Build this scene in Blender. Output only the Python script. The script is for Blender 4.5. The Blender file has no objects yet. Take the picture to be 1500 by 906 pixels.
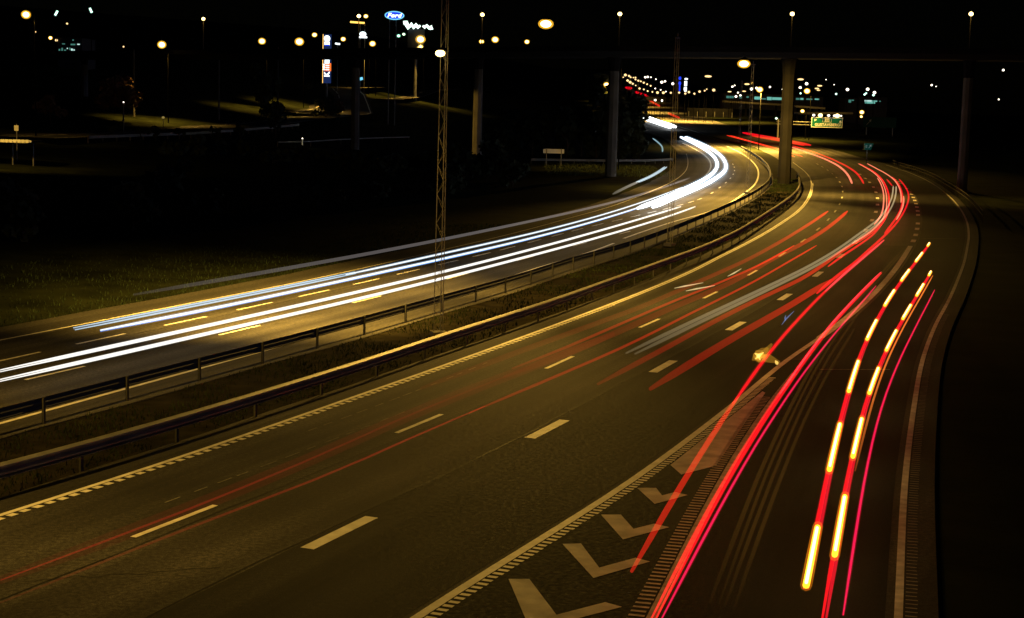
import bpy, math, random
import numpy as np
from mathutils import Vector, Matrix

# ------------------------------------------------------------------ camera, sky, sun, exposure
sc = bpy.context.scene
C = sc.collection
R_ = math.radians
cam = bpy.data.cameras.new('camera'); camo = bpy.data.objects.new('camera', cam); C.objects.link(camo)
cam.sensor_width = 36.0; cam.sensor_fit = 'HORIZONTAL'
cam.lens = 36.0 * 2393.8 / 1500.0
cam.clip_start = 0.5; cam.clip_end = 6000
PITCH, ROLL, CAMH = 0.128431, R_(1.5), 9.381
camo.matrix_world = (Matrix.Translation((0, 0, CAMH)) @ Matrix.Rotation(math.pi / 2 - PITCH, 4, 'X')
                     @ Matrix.Rotation(ROLL, 4, 'Z'))
sc.camera = camo
sc.view_settings.view_transform = 'Standard'; sc.view_settings.look = 'None'
sc.view_settings.exposure = 0.0; sc.view_settings.gamma = 1.0
w = bpy.data.worlds.new('World'); sc.world = w; w.use_nodes = True
nt = w.node_tree
sky = nt.nodes.new('ShaderNodeTexSky'); sky.sky_type = 'NISHITA'; sky.sun_disc = False
sky.sun_elevation = R_(14); sky.sun_rotation = R_(105)
nt.links.new(sky.outputs[0], nt.nodes['Background'].inputs[0])
nt.nodes['Background'].inputs[1].default_value = 0.00012          # night: next to nothing
sun = bpy.data.lights.new('sun', 'SUN'); sun.energy = 0.06; sun.angle = R_(0.5); sun.color = (0.16, 0.33, 1.0)   # faint cold night light
suno = bpy.data.objects.new('sun', sun); C.objects.link(suno)
suno.rotation_euler = Vector((-math.cos(R_(14)) * math.sin(R_(105)), -math.cos(R_(14)) * math.cos(R_(105)), -math.sin(R_(14)))).to_track_quat('-Z', 'Y').to_euler()
SODIUM = (1.0, 0.565, 0.085)
sc.cycles.use_light_tree = True
sc.cycles.max_bounces = 6; sc.cycles.transparent_max_bounces = 24
sc.cycles.sample_clamp_indirect = 2.0

rng = random.Random(7)
npr = np.random.default_rng(7)

# ------------------------------------------------------------------ survey of the place (metres)
DATA = {"A":[-40.0,900.0,0,[-38.83,-34.61,-30.4,-26.18,-21.97,-17.75,-13.54,-9.32,-5.11,-1.14,2.49,6.22,9.76,13.06,16.09,19.07,21.91,24.58,27.12,29.53,31.82,33.98,36.02,37.96,39.75,41.42,42.99,44.43,45.71,46.79,47.68,48.43,49.05,49.55,49.87,49.92,49.57,48.88,47.94,46.89,45.96,45.2,44.59,44.09,43.69,43.36,43.09,42.89,42.75,42.69,42.71,42.82,43.01,43.26,43.54,43.83,44.12,44.4,44.66,44.91,45.14,45.35,45.55,45.73,45.89,46.03,46.15,46.26,46.37,46.48,46.61,46.77,46.96,47.19,47.46,47.78,48.13,48.52,48.94,49.39,49.87,50.36,50.88,51.41,51.95,52.5,53.06,53.63,54.21,54.79,55.38,55.96,56.55,57.14,57.72]],"D1":[-20.0,900.0,0,[-45.18,-41.49,-37.8,-34.11,-30.43,-26.74,-23.05,-19.36,-15.67,-11.79,-8.06,-4.56,-1.14,1.96,5.07,8.44,11.86,15.11,17.98,20.25,22.23,24.11,25.93,27.64,29.23,30.7,32.01,33.14,34.03,34.69,35.16,35.5,35.71,35.76,35.65,35.44,35.18,34.89,34.6,34.32,34.07,33.87,33.72,33.64,33.65,33.77,34.0,34.32,34.69,35.11,35.54,35.99,36.44,36.89,37.35,37.81,38.26,38.71,39.15,39.58,40.02,40.45,40.88,41.32,41.76,42.2,42.64,43.09,43.53,43.98,44.43,44.88,45.32,45.77,46.22,46.67,47.12,47.56,48.01,48.46,48.91,49.36,49.8,50.25,50.7,51.15,51.6,52.04,52.49,52.94,53.39,53.84,54.28]],"L":[-40.0,262.0,0,[-44.11,-39.68,-35.24,-30.81,-26.38,-21.95,-17.52,-13.09,-8.66,-4.66,-0.79,2.93,6.53,9.86,12.85,15.86,18.72,21.43,24.07,26.5,28.71,30.8,32.77,34.65,36.44,38.12,39.65,41.03,42.25,43.33,44.29]],"B":[-40.0,240.0,0,[-33.87,-29.79,-25.71,-21.64,-17.56,-13.48,-9.4,-5.33,-1.25,2.65,6.3,9.94,13.43,16.7,19.77,22.75,25.58,28.23,30.75,33.19,35.49,37.66,39.72,41.68,43.52,45.22,46.8,48.34,49.88]],"R":[10.0,217.0,0,[-9.03,-5.09,-1.14,2.98,6.62,10.03,13.76,17.2,20.39,23.39,26.27,29.08,31.66,34.14,36.52,38.8,40.99,43.09,45.08,46.92,48.59,50.24]],"LL":[-10.0,282.0,0,[-45.86,-41.97,-38.07,-34.18,-30.28,-26.39,-22.49,-18.6,-14.68,-10.78,-7.35,-4.14,-0.95,1.93,4.63,7.38,9.81,11.97,14.09,16.12,18.03,19.79,21.38,22.82,24.13,25.32,26.42,27.43,28.34,29.21]],"ML":[-20,310,0,[-36.72,-33.13,-29.54,-25.95,-22.35,-18.76,-15.17,-11.58,-8.01,-4.59,-1.42,1.49,4.25,6.99,9.83,12.88,16.24,19.16,21.44,23.57,25.68,27.66,29.43,31.06,32.6,34.05,35.38,36.56,37.55,38.37,39.02,39.46,39.68,39.74]],"C":[205.0,318.0,0,[23.54,25.05,26.56,27.99,29.27,30.38,31.24,31.84,32.18,32.31,32.28,32.17]],"O":[10.0,272.0,0,[2.61,5.06,7.51,9.99,12.63,15.38,18.41,21.66,24.8,27.87,30.8,33.68,36.4,38.96,41.37,43.65,45.82,47.88,49.86,51.74,53.5,55.12,56.54,57.73,58.61,59.1,59.43]],"G1":[-10,300,0,[-34.43,-30.53,-26.64,-22.75,-18.85,-14.96,-11.07,-7.14,-3.48,0.1,3.28,6.79,9.81,12.59,15.29,17.93,20.47,22.91,25.22,27.37,29.34,31.1,32.68,34.13,35.5,36.75,37.85,38.77,39.48,40.04,40.48,40.87]],"G2":[-10,210,0,[-34.78,-29.85,-24.91,-19.98,-15.04,-10.11,-5.97,-2.23,1.52,4.95,8.35,11.69,14.66,17.3,19.81,22.31,24.75,27.09,29.27,31.21,32.98,34.57,36.03]],"G":[10.0,58.85,0,[-1.9,0.43,2.76,5.1,7.65,10.5]],"G3":[137.88,257.14,0.75,[39.52,41.8,44.01,46.09,48.01,49.84,51.64,53.44,55.14,56.6,57.71,58.52,59.18]],"W1":[58.74,169.3,0.65,[-15.88,-12.82,-9.76,-6.9,-4.21,-1.51,1.08,3.49,5.75,7.87,9.88,11.8,13.66,15.47,17.25]],"W2":[58.57,169.87,0.65,[-14.88,-11.64,-8.71,-5.84,-3.03,-0.33,2.19,4.56,6.79,8.91,10.93,12.87,14.76,16.61,18.44]],"W3":[49.56,138.02,0.65,[-15.69,-13.74,-11.79,-9.86,-7.97,-6.14,-4.36,-2.65,-0.98,0.64,2.23,3.78,5.3,6.8,8.27,9.73,11.17,12.61,14.04]],"W4":[47.92,138.51,0.65,[-15.18,-13.17,-11.17,-9.18,-7.23,-5.35,-3.53,-1.76,-0.04,1.67,3.34,4.98,6.58,8.15,9.67,11.15,12.58,13.96,15.3]],"W5":[134.3,329.36,0.65,[10.09,12.04,13.84,15.57,17.29,18.99,20.64,22.21,23.67,25.01,26.25,27.4,28.47,29.46,30.33,31.09,31.71,32.18,32.51,32.73,32.87,32.94,32.95,32.91,32.84]],"W6":[136.14,329.91,0.65,[11.49,13.26,15.05,16.87,18.68,20.41,22.03,23.57,25.04,26.44,27.7,28.83,29.86,30.81,31.67,32.41,33.03,33.52,33.89,34.12,34.24,34.25,34.17,34.03,33.86]],"W7":[371.48,420.73,0.7,[35.41,34.94,34.47,34.02,33.59,33.18,32.77]],"W8":[55.25,152.99,2.4,[-12.9,-9.63,-6.52,-3.64,-0.93,1.69,4.19,6.54,8.69,10.69,12.62,14.48,16.27]],"W9":[154.17,222.49,0.65,[9.23,10.47,11.74,13.08,14.46,15.79,17.02,18.18,19.28,20.36]],"W10":[272.46,320.41,0.65,[24.28,25.0,25.61,26.03,26.29,26.46,26.57]],"R1":[47.62,134.43,0.8,[-2.62,-0.65,1.33,3.35,5.35,7.13,8.87,10.61,12.34,13.97,15.52,17.05,18.55,20.02,21.48,22.92,24.34,25.76]],"R2":[27.67,135.09,0.8,[-8.8,-6.59,-4.63,-2.86,-0.92,1.17,3.17,5.03,6.86,8.79,10.61,12.26,13.82,15.46,17.15,18.78,20.35,21.86,23.31,24.73,26.12,27.49]],"R2b":[51.61,100.59,0.8,[0.06,1.96,3.72,5.47,7.26,9.11,10.91,12.64,14.27,15.81,17.3]],"R3":[26.38,101.01,0.8,[-8.43,-6.29,-4.07,-2.16,-0.19,1.79,3.72,5.5,7.21,8.96,10.69,12.36,13.97,15.57,17.17,18.76]],"R4":[56.36,184.38,0.65,[4.14,7.09,10.1,13.09,16.01,18.74,21.32,23.8,26.28,28.69,30.92,33.03,35.06,37.04,38.95,40.82,42.67]],"R4b":[56.08,182.95,0.65,[4.31,7.28,10.28,13.3,16.23,18.94,21.49,23.93,26.37,28.72,30.92,33.01,35.06,37.04,38.95,40.81,42.65]],"R5":[49.12,247.63,0.8,[2.68,5.51,8.31,11.26,14.3,16.93,19.41,22.04,24.61,26.98,29.12,31.08,32.92,34.71,36.47,38.18,39.84,41.45,43.02,44.52,45.95,47.31,48.57,49.72,50.77,51.77]],"R5b":[86.13,230.59,0.8,[16.2,18.73,21.37,23.92,26.2,28.33,30.34,32.28,34.15,35.95,37.69,39.37,41.0,42.58,44.1,45.54,46.9,48.18,49.42]],"R6":[48.52,80.81,0.8,[4.23,6.1,8.02,10.0,11.98,13.89,15.8]],"R7":[29.23,106.59,0.8,[2.33,3.52,4.75,6.02,7.32,8.66,10.06,11.52,13.01,14.54,16.11,17.71,19.33,20.95,22.57,24.19]],"R7b":[74.99,199.0,0.8,[14.06,16.47,18.98,21.36,23.74,26.08,28.35,30.52,32.63,34.67,36.65,38.54,40.32,41.99,43.58,45.1,46.6]],"R7c":[112.41,248.47,0.8,[25.4,27.66,29.87,32.0,34.04,35.98,37.85,39.66,41.4,43.07,44.66,46.15,47.52,48.79,49.98,51.09,52.16,53.2]],"R7d":[126.66,160.55,0.8,[29.62,31.88,34.06,36.13,38.12]],"R7e":[181.89,198.1,0.8,[41.86,42.87,43.88,44.88]],"R8":[26.5,85.19,0.8,[2.51,3.69,4.91,6.19,7.51,8.87,10.25,11.67,13.12,14.63,16.16,17.71,19.27]],"R9":[27.13,80.68,0.6,[2.71,3.92,5.16,6.44,7.78,9.15,10.57,12.03,13.52,15.03,16.54,18.04]],"R10":[28.28,103.66,0.85,[5.37,6.54,7.72,8.93,10.17,11.45,12.78,14.18,15.62,17.1,18.62,20.17,21.73,23.3,24.86,26.42]],"R11":[26.58,85.37,0.85,[5.38,6.55,7.73,8.95,10.21,11.54,12.93,14.38,15.86,17.37,18.89,20.41,21.92]],"R11b":[38.08,84.47,0.8,[8.26,9.59,10.96,12.39,13.89,15.44,17.02,18.62,20.21,21.8]],"R12":[27.58,79.53,0.6,[5.91,7.18,8.47,9.81,11.22,12.71,14.26,15.85,17.45,19.06,20.66]],"R13":[27.44,101.2,0.8,[3.56,4.69,5.84,7.05,8.3,9.59,10.93,12.32,13.75,15.21,16.69,18.18,19.69,21.21,22.74,24.26]],"R13b":[27.38,76.15,0.8,[3.72,4.87,6.04,7.25,8.49,9.79,11.13,12.53,13.96,15.43,16.9]],"R13c":[27.32,63.13,0.8,[3.88,5.09,6.34,7.62,8.96,10.35,11.8,13.27]],"Fa":[266.0,338.68,0.8,[46.42,46.43,46.39,46.22,45.88,45.44,44.93,44.41,43.88,43.34]],"Fb":[264.37,338.16,0.8,[44.87,45.16,45.37,45.44,45.36,45.17,44.91,44.62,44.32,44.02]],"Fc":[185.08,298.15,0.8,[38.04,39.52,40.98,42.38,43.72,44.99,46.16,47.2,48.08,48.75,49.23,49.53,49.69,49.77,49.83]],"Fd":[185.82,302.0,0.8,[39.51,40.94,42.34,43.69,44.97,46.15,47.22,48.17,49.0,49.7,50.27,50.69,50.97,51.09,51.02,50.81]],"Fe":[306.48,352.42,0.8,[54.9,54.06,53.16,52.17,51.05,49.79,48.45]],"Ff":[304.56,339.08,0.8,[53.38,52.3,51.15,49.88,48.54]],"Fg":[397.75,409.11,0.8,[42.49,42.06,41.63,41.19]],"Fh":[423.76,452.94,0.8,[41.77,41.72,41.66,41.6,41.54]],"Fi":[503.38,553.84,0.8,[43.58,43.69,43.8,43.9,44.01,44.11,44.21]],"Fj":[595.54,636.11,0.8,[47.01,46.6,46.21,45.84,45.48,45.13]],"Fk":[668.33,682.35,0.8,[46.54,45.89,45.24,44.59]],"D2":[10.0,120.0,0,[-32.14,-28.16,-24.18,-20.2,-16.22,-12.24,-8.4,-4.81,-1.37,2.08,5.53,8.98]],"Bd":[34.3,46.0,57.7,68.9,80.0,91.4,103.1,114.1,125.2,136.8,148.0,159.0,170.5,182.5,194.2,206.4,217.5,230.2],"Ad":[34.9,46.3,58.0,69.1,80.0,91.2,103.0,114.1,125.3,136.3,147.2,158.5,169.7,182.1,193.7,205.1,217.8,229.6,240.8,250.8,259.0],"Cd":[116.4,122.0,128.2,134.2,145.2,150.9,156.8,162.4,168.2,173.7,180.2,184.9,192.7,205.8,210.0,216.6],"D1d":[55.8,60.7,66.1,71.3,76.5,81.9,87.0,92.5,97.7,102.4,108.1,113.5,160.7,172.3,184.0,195.6,207.4,219.7,231.6,242.3,251.9],"D2d":[53.1,63.9,74.7,85.5]}
FAR = {"hill":[[35.8,551.3,17.95,9.0,0.92],[36.2,538.9,17.5,9.0,0.68],[35.4,519.3,16.79,9.0,0.54],[36.0,515.3,16.65,9.0,0.43],[36.7,516.1,16.68,9.0,0.54],[34.8,488.9,15.73,9.0,0.51],[34.5,473.2,15.22,9.0,0.59],[34.6,464.8,14.95,9.0,0.49],[34.2,448.4,14.41,9.0,0.56],[33.8,431.6,13.85,9.0,0.45],[33.8,420.0,13.36,8.9,0.44],[32.9,516.5,16.69,9.0,0.43],[31.3,471.2,15.16,9.0,0.69],[30.6,450.0,14.45,9.0,0.75],[30.1,432.4,13.88,9.0,0.54],[30.0,420.0,13.34,8.9,0.35],[31.0,420.0,12.6,8.1,0.53],[32.1,420.0,12.4,7.9,0.44],[33.1,420.0,12.01,7.5,0.44],[34.3,420.0,11.82,7.3,0.44],[35.6,420.0,11.68,7.2,0.7],[37.1,420.0,11.69,7.2,0.7],[39.0,420.0,11.73,7.3,0.53],[41.1,420.0,11.82,7.3,0.53],[42.7,420.0,11.64,7.2,0.53],[43.6,420.0,12.02,7.5,0.61],[45.0,420.0,11.66,7.2,0.53],[46.3,420.0,12.22,7.7,0.61],[47.6,420.0,12.47,8.0,0.44],[48.1,420.0,12.87,8.4,0.35],[49.9,420.0,12.69,8.2,0.79]],"ridge":[[40.4,524.5,16.98,9.0,0.66],[41.7,530.9,17.21,9.0,0.67],[42.4,526.9,17.07,9.0,0.44],[41.9,501.7,16.16,9.0,0.42],[40.2,461.2,14.83,9.0,0.77],[42.2,473.6,15.23,9.0,0.59],[41.8,445.2,14.3,9.0,0.74],[35.0,420.0,12.7,8.2,0.35],[36.4,420.0,12.39,7.9,0.35],[37.7,420.0,11.99,7.5,0.35]],"under":[[40.1,480.0,9.82,3.4,0.7],[42.1,480.0,9.74,3.3,0.7]],"district":[[58.5,450.0,13.98,8.5,0.56],[59.1,450.0,14.33,8.9,0.38],[60.1,450.0,12.41,7.0,0.47],[59.6,450.0,11.35,5.9,0.66],[60.8,450.0,11.69,6.2,0.56],[111.8,788.9,16.58,9.0,1.48],[109.8,759.3,16.8,9.0,1.11],[105.6,691.2,16.74,9.0,0.87],[107.5,669.8,15.68,9.0,0.7],[86.2,493.0,15.86,9.6,0.93],[100.4,586.8,15.67,9.0,0.98],[89.9,450.0,14.02,9.3,0.85],[95.4,450.0,14.25,10.1,0.85],[97.3,450.0,13.38,9.5,0.85],[87.4,456.3,15.3,10.2,0.29],[85.6,459.0,16.68,11.4,0.29]],"cold":[[111.7,651.8,14.15,9.0,0.82],[101.7,471.4,12.85,9.0,0.69],[102.0,485.0,13.08,9.0,0.61],[96.1,455.0,13.18,9.0,0.48],[107.3,555.8,13.53,9.0,0.7]],"flat":[[65.0,564.8,18.43,9.0,2.36],[64.5,464.7,14.94,9.0,1.46],[110.1,753.9,16.56,9.0,2.05],[115.9,844.7,15.85,9.0,1.94],[57.8,450.0,12.6,7.1,1.03],[84.7,495.0,17.14,10.6,1.86],[87.3,477.4,15.17,9.4,1.4],[98.2,541.7,15.04,9.0,1.47],[102.3,561.4,14.68,9.0,1.29]],"right":[[88.0,300.0,16.7,15.7,0.44],[89.3,356.4,14.47,12.2,0.45],[90.1,355.7,14.2,12.0,0.22],[96.1,329.4,11.6,10.2,0.34]],"leftw":[[-87.4,320.0,21.38,8.6,0.4],[-93.5,320.0,19.65,5.9,0.27],[-89.5,320.0,18.15,5.0,0.53],[-76.5,320.0,17.26,6.1,0.33]]}
PR = np.array([(0, 0), (230, 0), (250, 0.12), (270, 0.45), (300, 1.12), (340, 2.1), (400, 3.85), (430, 4.8), (500, 7.1), (600, 10.7), (700, 14.8), (800, 19.5), (900, 24.5), (1000, 28), (1300, 30)], float)
XL = np.array([(-60, -60), (0, -45), (40, -34), (66, -27), (88, -18), (126, -8), (180, -2), (237, -2), (330, -15), (430, -5), (600, 10), (900, 20)], float)
SL = np.array([(0, 0.02), (100, 0.03), (150, 0.05), (230, 0.077), (330, 0.16), (370, 0.2), (500, 0.17), (900, 0.15)], float)
def prof(y): return np.interp(y, PR[:, 0], PR[:, 1])
def sst(t):
    t = np.clip(t, 0, 1); return t * t * (3 - 2 * t)
def terrain(x, y):
    base = prof(y)
    left = np.maximum(0, np.interp(y, XL[:, 0], XL[:, 1]) - x)
    b = np.minimum(left * np.interp(y, SL[:, 0], SL[:, 1]), 12 + .05 * left)
    return base + b - base * sst((x - 75) / 60) * .9
def X(name, y):
    """cubic interpolation of a surveyed line x(y), straight on beyond its ends"""
    y0, y1, _z, xs = DATA[name]; xs = np.asarray(xs, float); n = len(xs)
    y = np.asarray(y, float); t = (y - y0) / (y1 - y0) * (n - 1)
    k = np.clip(np.floor(t).astype(int), 0, n - 2); u = t - k
    m = np.gradient(xs)
    uc = np.clip(u, 0, 1)
    h = ((2*uc**3-3*uc**2+1)*xs[k] + (uc**3-2*uc**2+uc)*m[k] + (-2*uc**3+3*uc**2)*xs[k+1] + (uc**3-uc**2)*m[k+1])
    return h + np.where(u < 0, u * m[0], 0) + np.where(u > 1, (u - 1) * m[-1], 0)
def span(name): return DATA[name][0], DATA[name][1]
def ys_between(a, b, step):
    """even steps plus the break points of the ground's profile"""
    n = max(int(math.ceil((b - a) / step)), 1)
    g = set(np.round(np.linspace(a, b, n + 1), 3)) | {p for p in PR[:, 0] if a < p < b}
    return np.array(sorted(g))

# ------------------------------------------------------------------ helpers
class MB:
    def __init__(s): s.v = []; s.f = []; s.uv = None; s.mi = []; s.fade = None; s.cur = 0
    def add(s, vs, fs):
        o = len(s.v); s.v.extend([tuple(map(float, p)) for p in vs]); s.f.extend([tuple(i + o for i in q) for q in fs]); s.mi.extend([s.cur] * len(fs))
        return o
    def box(s, c, d, rot=0.0, M=None):
        x, y, z = d[0]/2, d[1]/2, d[2]/2
        vs = [Vector((i*x, j*y, k*z)) for k in (-1, 1) for j in (-1, 1) for i in (-1, 1)]
        m = Matrix.Rotation(rot, 3, 'Z') if M is None else M
        vs = [m @ p + Vector(c) for p in vs]
        s.add(vs, [(0,2,3,1),(4,5,7,6),(0,1,5,4),(2,6,7,3),(0,4,6,2),(1,3,7,5)])
    def tube(s, pts, rad, n=8, caps=True, flat=1.0):
        pts = [Vector(p) for p in pts]; N = len(pts)
        rad = [rad] * N if isinstance(rad, (int, float)) else rad
        rings = []
        for i, p in enumerate(pts):
            d = (pts[min(i+1, N-1)] - pts[max(i-1, 0)]).normalized()
            a = d.cross(Vector((0, 0, 1)))
            a = a.normalized() if a.length > 1e-4 else Vector((1, 0, 0))
            b = a.cross(d).normalized()
            rings.append([p + (a * math.cos(2*math.pi*k/n) + b * math.sin(2*math.pi*k/n) * flat) * rad[i] for k in range(n)])
        o = s.add([q for r in rings for q in r], [(i*n+k, i*n+(k+1) % n, (i+1)*n+(k+1) % n, (i+1)*n+k) for i in range(N-1) for k in range(n)])
        if caps:
            s.f.append(tuple(o + k for k in reversed(range(n)))); s.f.append(tuple(o + (N-1)*n + k for k in range(n))); s.mi += [s.cur] * 2
    def extrude(s, prof2, path, close=True):
        """sweep a closed (side, height) outline along a path of (x, y, z)"""
        n = len(prof2); N = len(path); P = [Vector(p) for p in path]; vs = []
        for i, p in enumerate(P):
            d = P[min(i+1, N-1)] - P[max(i-1, 0)]; d.z = 0; d.normalize(); a = Vector((d.y, -d.x, 0))   # a: to the right of travel
            vs += [p + a * u + Vector((0, 0, h)) for u, h in prof2]
        o = s.add(vs, [(i*n+k, (i+1)*n+k, (i+1)*n+(k+1) % n, i*n+(k+1) % n) for i in range(N-1) for k in range(n)])
        s.f.append(tuple(o + k for k in range(n))); s.f.append(tuple(o + (N-1)*n + k for k in reversed(range(n)))); s.mi += [s.cur] * 2
    def ball(s, c, r, n=10, m=6):
        c = Vector(c); r = (r, r, r) if isinstance(r, (int, float)) else r
        vs = [c + Vector((0, 0, r[2]))]
        for i in range(1, m):
            for k in range(n):
                a, b = math.pi*i/m, 2*math.pi*k/n
                vs.append(c + Vector((r[0]*math.sin(a)*math.cos(b), r[1]*math.sin(a)*math.sin(b), r[2]*math.cos(a))))
        vs.append(c - Vector((0, 0, r[2])))
        f = [(0, 1+k, 1+(k+1) % n) for k in range(n)]
        for i in range(m-2):
            f += [(1+i*n+k, 1+(i+1)*n+k, 1+(i+1)*n+(k+1) % n, 1+i*n+(k+1) % n) for k in range(n)]
        L = len(vs)-1
        f += [(1+(m-2)*n+k, L, 1+(m-2)*n+(k+1) % n) for k in range(n)]
        s.add(vs, f)
    def build(s, name, mats, parent=None, smooth=False, **props):
        me = bpy.data.meshes.new(name); me.from_pydata(s.v, [], s.f)
        mats = mats if isinstance(mats, (list, tuple)) else [mats]
        for m in mats: me.materials.append(m)
        if len(mats) > 1: me.polygons.foreach_set('material_index', s.mi)
        if smooth: me.polygons.foreach_set('use_smooth', [True] * len(me.polygons))
        if s.uv is not None:
            l = me.uv_layers.new(name='uv'); idx = np.zeros(len(me.loops), int); me.loops.foreach_get('vertex_index', idx)
            l.data.foreach_set('uv', np.asarray(s.uv, np.float32)[idx].ravel())
        if s.fade is not None:
            at = me.attributes.new('fade', 'FLOAT', 'POINT'); at.data.foreach_set('value', np.asarray(s.fade, np.float32))
        me.update()
        o = bpy.data.objects.new(name, me); C.objects.link(o)
        if parent is not None: o.parent = parent
        for k, v in props.items(): o[k] = v
        return o

def thing(name, label, cat, loc=(0, 0, 0), rz=0.0, group=None):
    o = bpy.data.objects.new(name, None); o.empty_display_size = .3; C.objects.link(o)
    o.location = loc; o.rotation_euler = (0, 0, rz); o['label'] = label; o['category'] = cat
    if group: o['group'] = group
    return o
def tag(o, label, cat, group=None):
    o['label'] = label; o['category'] = cat
    if group: o['group'] = group
    return o
def dup(o, parent=None):
    c = o.copy(); C.objects.link(c)
    if parent is not None: c.parent = parent
    return c

# ------------------------------------------------------------------ materials
def mat(name, col, rough=.8, metal=0.0, spec=.3, noise=None, bump=None):
    m = bpy.data.materials.new(name); m.use_nodes = True; n = m.node_tree; b = n.nodes['Principled BSDF']
    b.inputs['Base Color'].default_value = (*col, 1); b.inputs['Roughness'].default_value = rough
    b.inputs['Metallic'].default_value = metal; b.inputs['Specular IOR Level'].default_value = spec
    if noise:
        sc_, amt = noise
        tc = n.nodes.new('ShaderNodeTexCoord'); t = n.nodes.new('ShaderNodeTexNoise'); t.inputs['Scale'].default_value = sc_; t.inputs['Detail'].default_value = 6
        r = n.nodes.new('ShaderNodeMapRange'); r.inputs[1].default_value = .3; r.inputs[2].default_value = .7; r.inputs[3].default_value = 1-amt; r.inputs[4].default_value = 1+amt
        mx = n.nodes.new('ShaderNodeMix'); mx.data_type = 'RGBA'; mx.blend_type = 'MULTIPLY'; mx.inputs[0].default_value = 1
        mx.inputs[6].default_value = (*col, 1)
        n.links.new(tc.outputs['Object'], t.inputs['Vector']); n.links.new(t.outputs['Fac'], r.inputs[0]); n.links.new(r.outputs[0], mx.inputs[7]); n.links.new(mx.outputs[2], b.inputs['Base Color'])
    if bump:
        tc = n.nodes.new('ShaderNodeTexCoord'); t = n.nodes.new('ShaderNodeTexNoise'); t.inputs['Scale'].default_value = bump[0]; t.inputs['Detail'].default_value = 4
        bp = n.nodes.new('ShaderNodeBump'); bp.inputs['Strength'].default_value = bump[1]; bp.inputs['Distance'].default_value = .02
        n.links.new(tc.outputs['Object'], t.inputs['Vector']); n.links.new(t.outputs['Fac'], bp.inputs['Height']); n.links.new(bp.outputs[0], b.inputs['Normal'])
    return m
def glow(name, col, strength, sample=False):
    m = bpy.data.materials.new(name); m.use_nodes = True; n = m.node_tree
    n.nodes.remove(n.nodes['Principled BSDF']); e = n.nodes.new('ShaderNodeEmission')
    e.inputs[0].default_value = (*col, 1); e.inputs[1].default_value = strength
    n.links.new(e.outputs[0], n.nodes['Material Output'].inputs[0])
    m.cycles.emission_sampling = 'AUTO' if sample else 'NONE'
    return m
def ray_of_light(name, col, strength, sample=False):
    """a bright trail: light that hides nothing and throws no shadow"""
    m = bpy.data.materials.new(name); m.use_nodes = True; n = m.node_tree
    n.nodes.remove(n.nodes['Principled BSDF']); e = n.nodes.new('ShaderNodeEmission'); t = n.nodes.new('ShaderNodeBsdfTransparent'); a = n.nodes.new('ShaderNodeAddShader')
    e.inputs[0].default_value = (*col, 1); e.inputs[1].default_value = strength * .5
    n.links.new(e.outputs[0], a.inputs[0]); n.links.new(t.outputs[0], a.inputs[1]); n.links.new(a.outputs[0], n.nodes['Material Output'].inputs[0])
    m.cycles.emission_sampling = 'AUTO' if sample else 'NONE'
    return m
def faint(name, col, strength):
    """light left hanging in the air: it adds to what is behind it"""
    m = bpy.data.materials.new(name); m.use_nodes = True; n = m.node_tree
    n.nodes.remove(n.nodes['Principled BSDF']); e = n.nodes.new('ShaderNodeEmission'); t = n.nodes.new('ShaderNodeBsdfTransparent'); a = n.nodes.new('ShaderNodeAddShader')
    at = n.nodes.new('ShaderNodeAttribute'); at.attribute_name = 'fade'; mu = n.nodes.new('ShaderNodeMath'); mu.operation = 'MULTIPLY'; mu.inputs[1].default_value = strength
    e.inputs[0].default_value = (*col, 1)
    n.links.new(at.outputs['Fac'], mu.inputs[0]); n.links.new(mu.outputs[0], e.inputs[1])
    n.links.new(e.outputs[0], a.inputs[0]); n.links.new(t.outputs[0], a.inputs[1]); n.links.new(a.outputs[0], n.nodes['Material Output'].inputs[0])
    m.cycles.emission_sampling = 'NONE'
    return m
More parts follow.
